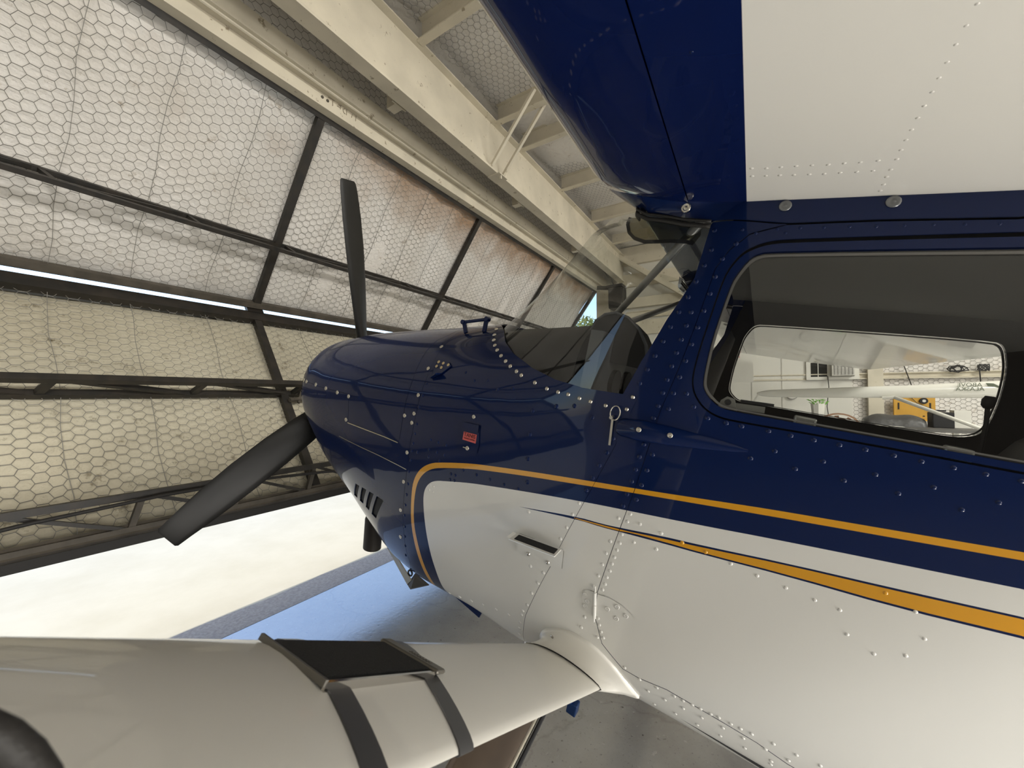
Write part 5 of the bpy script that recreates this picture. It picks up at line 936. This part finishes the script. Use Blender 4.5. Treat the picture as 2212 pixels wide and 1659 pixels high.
# ---- small fittings on the port side
def skinpoly(name, poly, m, off, t, parent, gap=0): return panel(name, poly, [m], off=off, thick=t, gap=gap, parent=parent, dens_step=.008, step=.015)
hp = skinpoly('door_hinge', smoothpoly(P_['hingeA'], 0), WHITE, .0022, .002, doors[1]); skinpoly('door_hinge', P_['hingeB'], WHITE, .0022, .002, doors[1])
h0, h1 = [spt(q[0], R(q[1]), .005) for q in P_['hinge_small']]
mb = MB(); mb.tube([h0, h0.lerp(h1, .48)], .0045, 8); mb.tube([h0.lerp(h1, .50), h1], .0045, 8); mb.tube([h0+(h0-h1)*.25, h1+(h1-h0)*.15], .0018, 6); mb.build('hinge_pin', WHITE, doors[1])
td = skinpoly('heater_door', P_['tanis'], NAVY, .004, .004, boot); 
skinpoly('hinge_leaf', P_['tanishinge'], NAVY, .0065, .002, boot)
REDT = mat('red_sticker', (.62, .10, .09), .45)
tg = skinpoly('sticker', P_['tanistag'], REDT, .0050, .0008, boot)
c0, c1, c2, c3 = [spt(a, R(t), .0056) for a, t in P_['tanistag']]
xd = ((c1-c0)+(c2-c3)).normalized(); nd = snorm(spt(.77, 0)); yd = nd.cross(xd).normalized(); cc = (c0+c1+c2+c3)/4
def tmw(c, s=1): return Matrix(((xd[0], yd[0], nd[0], c[0]), (xd[1], yd[1], nd[1], c[1]), (xd[2], yd[2], nd[2], c[2]), (0, 0, 0, 1)))
INK = mat('dark_red_ink', (.05, .008, .008), .6)
text_mesh('TANIS', .0185, 'lettering', INK, boot, tmw(cc+yd*.0055), .0002); text_mesh('PREHEAT SYSTEM', .0060, 'lettering', INK, boot, tmw(cc-yd*.0065), .0002)
a, t = P_['tanislock'][0]; p = spt(a, R(t)); put(RM_['washer'], p, snorm(p), .0075, boot, 'lock', .004)
mb = MB(); mb.bar(p+snorm(p)*.007, p+snorm(p)*.007+Vector((.016, 0, .0)), .003, .002); mb.build('lock_key', STEEL, boot)
# boarding step bracket: angled white plate, gritted tread
s0, s1, s2, s3 = [Vector(q[:3]) for q in FT['step']]
i0 = Vector(FT['stepplate'][0][:3]); i1 = Vector(FT['stepplate'][1][:3]); out_ = Vector((0, .055, -.004))
sp = empty('boarding_step'); sp.parent = plane; sp.location = POFF
i0o, i1o = i0+Vector((0, .002, -.004)), i1+Vector((0, .002, -.004)); o0, o1 = i0o+Vector((-.004, .048, .0005)), i1o+Vector((-.004, .048, .0005))
MB().plate([i0o, i1o, o1, o0], .003).build('tread_plate', WHITE, sp)
up3 = Vector((0, .1, 1)).normalized()*.0025
MB().plate([i0o.lerp(i1o, .08)+up3+Vector((0, .006, 0)), i0o.lerp(i1o, .95)+up3+Vector((0, .006, 0)), o0.lerp(o1, .95)+up3-Vector((0, .008, 0)), o0.lerp(o1, .08)+up3-Vector((0, .008, 0))], .0015).build('grit_tape', GRIT, sp)
mb = MB(); mb.plate([o0, o1, o1+Vector((0, .006, .002)), o0+Vector((0, .006, .002))], .0025); mb.plate([o0, i0o, i0o+Vector((.010, .004, .003)), o0+Vector((.010, .0, .003))], .0025); mb.build('raised_lip', WHITE, sp)
skinpoly('mounting_plate', [(q[0], math.degrees(math.atan2(q[2]-sec(q[0])[2], q[1]))) for q in FT['stepplate']], WHITE, .0028, .0028, boot)
# teardrop fairing with locking pin and ring
A0 = Vector((.285, .525, -.150)); A1 = Vector((-.012, .53, -.128)); rings = []
for f_, r_, z_ in ((0, .02, .75), (.04, .026, .9), (.2, .030, 1), (.45, .026, .9), (.7, .018, .7), (.9, .010, .5), (1, .003, .2)):
    c_ = A0.lerp(A1, f_); rings.append([c_+Vector((0, .8*r_*z_*math.sin(math.pi*k_/10), .95*r_*math.cos(math.pi*k_/10))) for k_ in range(11)])
tf = pp(MB().loft(rings, closed=False), 'latch_fairing', NAVY, smooth=True, angle=50)
for f_, z_ in ((.20, .030), (.45, .026)): c_ = A0.lerp(A1, f_); put(RM_['washer'], c_+Vector((0, .8*z_*.99*(.9 if f_ > .3 else 1), .004)), (0, 1, .15), .0065, tf, 'screw', .001)
p0 = Vector((.303, .53, -.125))
mb = MB(); mb.bar(p0, Vector((.2955, .5305, -.205)), .006, .004, up=(0, 1, 0)); pp(mb, 'latch_strip', STEEL)
mb = MB(); mb.tube([Vector((.296, .540, -.116))+Vector((.012*math.cos(t*math.pi/12), .003*math.cos(t*math.pi/12), .019*math.sin(t*math.pi/12))) for t in range(25)], .0016, 6); pp(mb, 'pull_ring', STEEL, smooth=True)
mb = MB(); mb.tube([Vector((.303, .528, -.130)), Vector((.303, .545, -.130))], .005, 8); pp(mb, 'latch_pin', STEEL)
# handle on the nose, gusset bracket, oil door hinge, lower seams
b_ = .33; hd = MB(); hp_ = [(1.005, b_+.02, .02), (1.020, b_, .055), (1.033, b_, .070)]; 
hd.bar((1.002, .35, .03), (1.035, .335, .074), .008, .016, up=(1, 0, 0)); hd.bar((.914, .35, .045), (.924, .335, .098), .008, .016, up=(1, 0, 0)); hd.tube([(1.038, .335, .071), (.918, .335, .097)], .0065, 10); pp(hd, 'grab_handle', NAVY, smooth=True, angle=40)
for q in ((1.036, .335, .071), (.92, .335, .097)): mb = MB(); mb.tube([Vector(q)+Vector((0, -.01, 0)), Vector(q)+Vector((0, .010, 0))], .0095, 12); pp(mb, 'handle_boss', NAVY)
gp = [spt(a, R(t), .004) for a, t in P_['gusset']]; gn = snorm(spt(.97, R(22)))
mb = MB(); mb.plate(gp, .004); mb.plate([gp[0]+gn*.002, gp[-1]+gn*.002, gp[-1]+gn*.03-Vector((.0, 0, .012)), gp[0]+gn*.010-Vector((0, 0, .004))], .003); pp(mb, 'mount_bracket', NAVY)
def skinline(name, pts, m, w=.0022, lift=.0012, parent=None):
    L_ = [spt(a, R(t), lift) for a, t in smoothpoly(pts, 1)]; mb = MB()
    for p, q in zip(L_[:-1], L_[1:]): mb.bar(p, q, w, w*.7, up=snorm(p))
    return mb.build(name, m, parent)
skinline('hinge_wire', P_['lowline'], STEEL, parent=lcowl); skinline('hinge_wire', [P_['notch'][1], P_['left'][-1]], STEEL, .003, .002, parent=ucowl)
skinline('frame_seam', [(AF-.004, SM[1]), (AF-.004, SM[1]-30)], DARK, .0015, .0006, parent=lcowl)
# exhaust stack, cowl flap, belly plate, fuel drain
mb = MB(); rings = []
for z_, r_ in ((0, .040), (-.02, .046), (-.17, .046), (-.17, .040), (-.05, .038)): rings.append([Vector((1.53+r_*math.cos(t*math.pi/12)+z_*.12, .20+r_*math.sin(t*math.pi/12), -0.99+z_)) for t in range(24)])
pp(MB().loft(rings), 'exhaust_pipe', mat('sooty_brown_steel', (.028, .022, .018), .55, metal=.3), smooth=True, angle=40)
TANP = mat('tan_primer', (.40, .37, .28), .5, noise=.2, nscale=9)
cf_ = [Vector(q) for q in [[1.3971, 0.2, -1.1107], [1.2224, 0.2, -1.2225], [1.1381, 0.27, -1.1279], [1.229, 0.3, -1.0383]]]
mb = MB(); mb.plate(cf_[:4], .004); pp(mb, 'cowl_flap', [TANP])
fs_ = [Vector(q) for q in [[1.2224, 0.2, -1.2225], [1.1785, 0.22, -1.2175], [1.0069, 0.3, -1.0729], [1.0704, 0.33, -1.0354]]]; mb = MB(); mb.plate(fs_, .003); pp(mb, 'cowl_flap_side', mat('oily_brown_metal', (.05, .04, .028), .6))
mb = MB(); c_ = fs_[3]+Vector((.02, .01, -.005)); mb.tube([c_+Vector((.012*math.cos(t*math.pi/6), .0, .012*math.sin(t*math.pi/6))) for t in range(13)], .004, 6); pp(mb, 'cowl_flap_eye', DARK)
mb = MB(); mb.plate([(.85, .31, -1.040), (.722, .31, -1.060), (.712, .31, -1.03), (.84, .31, -1.01)], .006); pp(mb, 'belly_fin', NAVY)
dn_ = Vector((.30, .44, -.985))
mb = MB(); mb.box((dn_[0]-.0, dn_[1]-.0, dn_[2]-.02), (dn_[0]+.05, dn_[1]+.03, dn_[2]+.02)); mb.tube([dn_+Vector((-.01, .01, -.005)), dn_+Vector((-.03, .01, -.02))], .016, 10); mb.box((dn_[0]-.05, dn_[1]-.01, dn_[2]-.055), (dn_[0]-.02, dn_[1]+.02, dn_[2]-.02)); pp(mb, 'fuel_drain', mat('blue_anodised', (.01, .035, .12), .35, metal=.5), bevel=.003)
# ---- landing gear
for side in (1, -1):
    rt_ = Vector((.425, .40, -1.0)); wc = w2a((.645, -.30, .30)); wc = Vector((wc[0], wc[1], wc[2])); mid = rt_.lerp(wc, .5)+Vector((.0, .03, .02))
    rings = []
    for i in range(9):
        t = i/8; p = rt_*(1-t)**2+mid*2*t*(1-t)+wc*t*t; wch = .088-.03*t; d_ = (wc-rt_).normalized(); ch = Vector((1, 0, 0)); ch = (ch-d_*ch.dot(d_)).normalized(); nn = d_.cross(ch)
        rings.append([Vector((q[0], side*q[1], q[2])) for q in (p+ch*wch*math.cos(k_*math.pi/8)*1.0+nn*.014*math.sin(k_*math.pi/8) for k_ in range(16))])
    lg = pp(MB().loft(rings), 'landing_gear_leg', BRONZE, smooth=True, angle=50)
    ln = []
    for i in range(9):
        t = i/8; p = rt_*(1-t)**2+mid*2*t*(1-t)+wc*t*t+Vector((-.085+.028*t, .012, 0)); ln.append(Vector((p[0], side*p[1], p[2])))
    mb = MB(); mb.tube(ln, .006, 8); mb.build('brake_line', STEEL, lg); mb = MB(); mb.tube([q+Vector((-.014, side*.004, 0)) for q in ln], .006, 8); mb.build('brake_line', DARK, lg)
    W_ = Vector((wc[0], side*wc[1], wc[2])); mb = MB()
    prof = [(.30, -.02), (.295, .035), (.25, .075), (.17, .07), (.12, .06), (.12, -.06), (.17, -.07), (.25, -.075), (.295, -.035)]
    rings = [[W_+Vector((r_*math.cos(t*math.pi/16), y_+side*.09, r_*math.sin(t*math.pi/16))) for r_, y_ in prof] for t in range(33)]
    pp(mb.loft(rings, cap=False), 'tyre', RUBBER, smooth=True); mb = MB(); mb.tube([W_+Vector((0, side*.03, 0)), W_+Vector((0, side*.145, 0))], .125, 20); pp(mb, 'wheel_hub', STEEL)
# ---- cockpit
GL_ = mat('black_glareshield', (.012, .012, .012), .7)
rings = []
for a_, c_, w_ in ((.97, .085, .25), (.85, .105, .36), (.70, .125, .42), (.55, .150, .45), (.47, .165, .46)):
    rings.append([(a_, w_*math.cos(t), c_-.28+(.28)*math.sin(t)**.45 if math.sin(t) > 0 else c_-.28) for t in [math.pi*k_/20 for k_ in range(21)]])
pp(MB().loft(rings, closed=True), 'glareshield', GL_, smooth=True, angle=50)
hdp = [(.485, .02), (.482, .10), (.470, .135), (.445, .158), (.41, .167), (.37, .156), (.33, .125), (.30, .08), (.28, .01)]
mb = MB(); mb.loft([[(a_, b2, c_) for a_, c_ in hdp] for b2 in (.24, .36)]); pp(mb, 'instrument_hood', GL_)
mb = MB()
for e_ in (.363, .352): mb.tube([(a_, e_, c_+.004) for a_, c_ in hdp], .004, 6)
pp(mb, 'hood_edge', LINERG)
pp(MB().box((.40, -.46, -.55), (.44, .46, .10)), 'instrument_panel', LINERG)
for k_ in range(6):
    mb = MB(); mb.tube([(.40, -.36+.13*k_, -.05), (.385, -.36+.13*k_, -.05)], .045, 16); pp(mb, 'dial', DARK)
mb = MB(); mb.tube([(.545, .05, .165), (.20, .42, .44)], .0125, 12); pp(mb, 'brace_tube', ALU, smooth=True)
mb = MB(); mb.tube([(.515, -.0, .17), (.33, -.42, .385)], .0125, 12); pp(mb, 'brace_tube', ALU, smooth=True)
vp = [(.417, .452), (.422, .434), (.412, .408), (.392, .391), (.36, .381), (.32, .382), (.283, .384), (.245, .382), (.225, .376), (.212, .40), (.215, .43), (.30, .45)]
mb = MB(); mb.plate([(a_, .385, c_) for a_, c_ in vp], .003); vz = pp(mb, 'sun_visor', VISOR)
mb = MB(); lp = [(a_, .387, c_) for a_, c_ in vp[:9]]
for p, q in zip(lp[:-1], lp[1:]): mb.bar(p, q, .009, .006, up=(0, 1, 0))
mb.build('visor_edge', DARK, vz)
for b2 in (.26, -.26):
    mb = MB(); mb.box((-.62, b2-.21, -.45), (-.12, b2+.21, -.33)); so = pp(mb, 'seat_cushion', mat('black_leather', (.014, .013, .012), .45) if b2 > 0 else bpy.data.materials['black_leather'], bevel=.03)
    mb = MB(); mb.loft([[(-.62+x, b2+y, -.36) for x, y in ((-.06, -.2), (.06, -.2), (.06, .2), (-.06, .2))], [(-.80+x, b2+y, .02) for x, y in ((-.05, -.18), (.05, -.18), (.05, .18), (-.05, .18))], [(-.83+x, b2+y, .06) for x, y in ((-.03, -.1), (.03, -.1), (.03, .1), (-.03, .1))]]); pp(mb, 'seat_back', bpy.data.materials['black_leather'], bevel=.02)
mb = MB(); mb.tube([(-.47, .2, -.20), (-.462, .2, -.05), (-.458, .2, .03), (-.452, .2, .075)], .0045, 8); pp(mb, 'gooseneck', DARK)
mb = MB(); mb.loft([[(-.452+r_*math.cos(t*math.pi/6), .2+r_*math.sin(t*math.pi/6), z_) for t in range(12)] for r_, z_ in ((.006, .065), (.011, .072), (.012, .085), (.008, .094))]); pp(mb, 'microphone', DARK, smooth=True)
# window latch bracket and lever inside the pane, arm rest rail clips
BR = mat('worn_grey_metal', (.30, .30, .28), .35, metal=.6)
mb = MB(); mb.plate([(.068, .512, -.046), (.064, .512, -.028), (.053, .512, -.017), (.037, .512, -.020), (.027, .512, -.046)], .008); lb = pp(mb, 'latch_bracket', BR)
mb = MB(); mb.tube([(.049, .516, -.030), (.049, .522, -.030)], .007, 12); mb.build('pivot_bolt', DARK, lb)
mb = MB(); mb.bar((.040, .500, -.036), (-.025, .495, -.032), .012, .014); mb.build('lever', BR, lb); mb = MB(); mb.bar((.025, .49, -.022), (-.04, .48, -.018), .012, .007); mb.build('grip', DARK, lb)
for a_ in (-.10, -.33): pp(MB().box((a_-.02, .50, -.052), (a_+.02, .515, -.028)), 'sill_clip', BR, bevel=.004)
# black rubber hose end lying across the strut, right by the lens
hose = MB().tube([Vector(q) for q in [[0.2509, 0.0011, 1.3966], [0.2387, -0.0128, 1.3866], [0.2335, -0.0224, 1.3749], [0.2346, -0.0279, 1.3637], [0.2296, -0.0314, 1.3543], [0.2268, -0.0335, 1.3421]]], 0.0062, 16).build('rubber_hose', RUBBER, smooth=True); tag(hose, 'thick black rubber hose lying over the wing strut beside the viewer', 'hose')
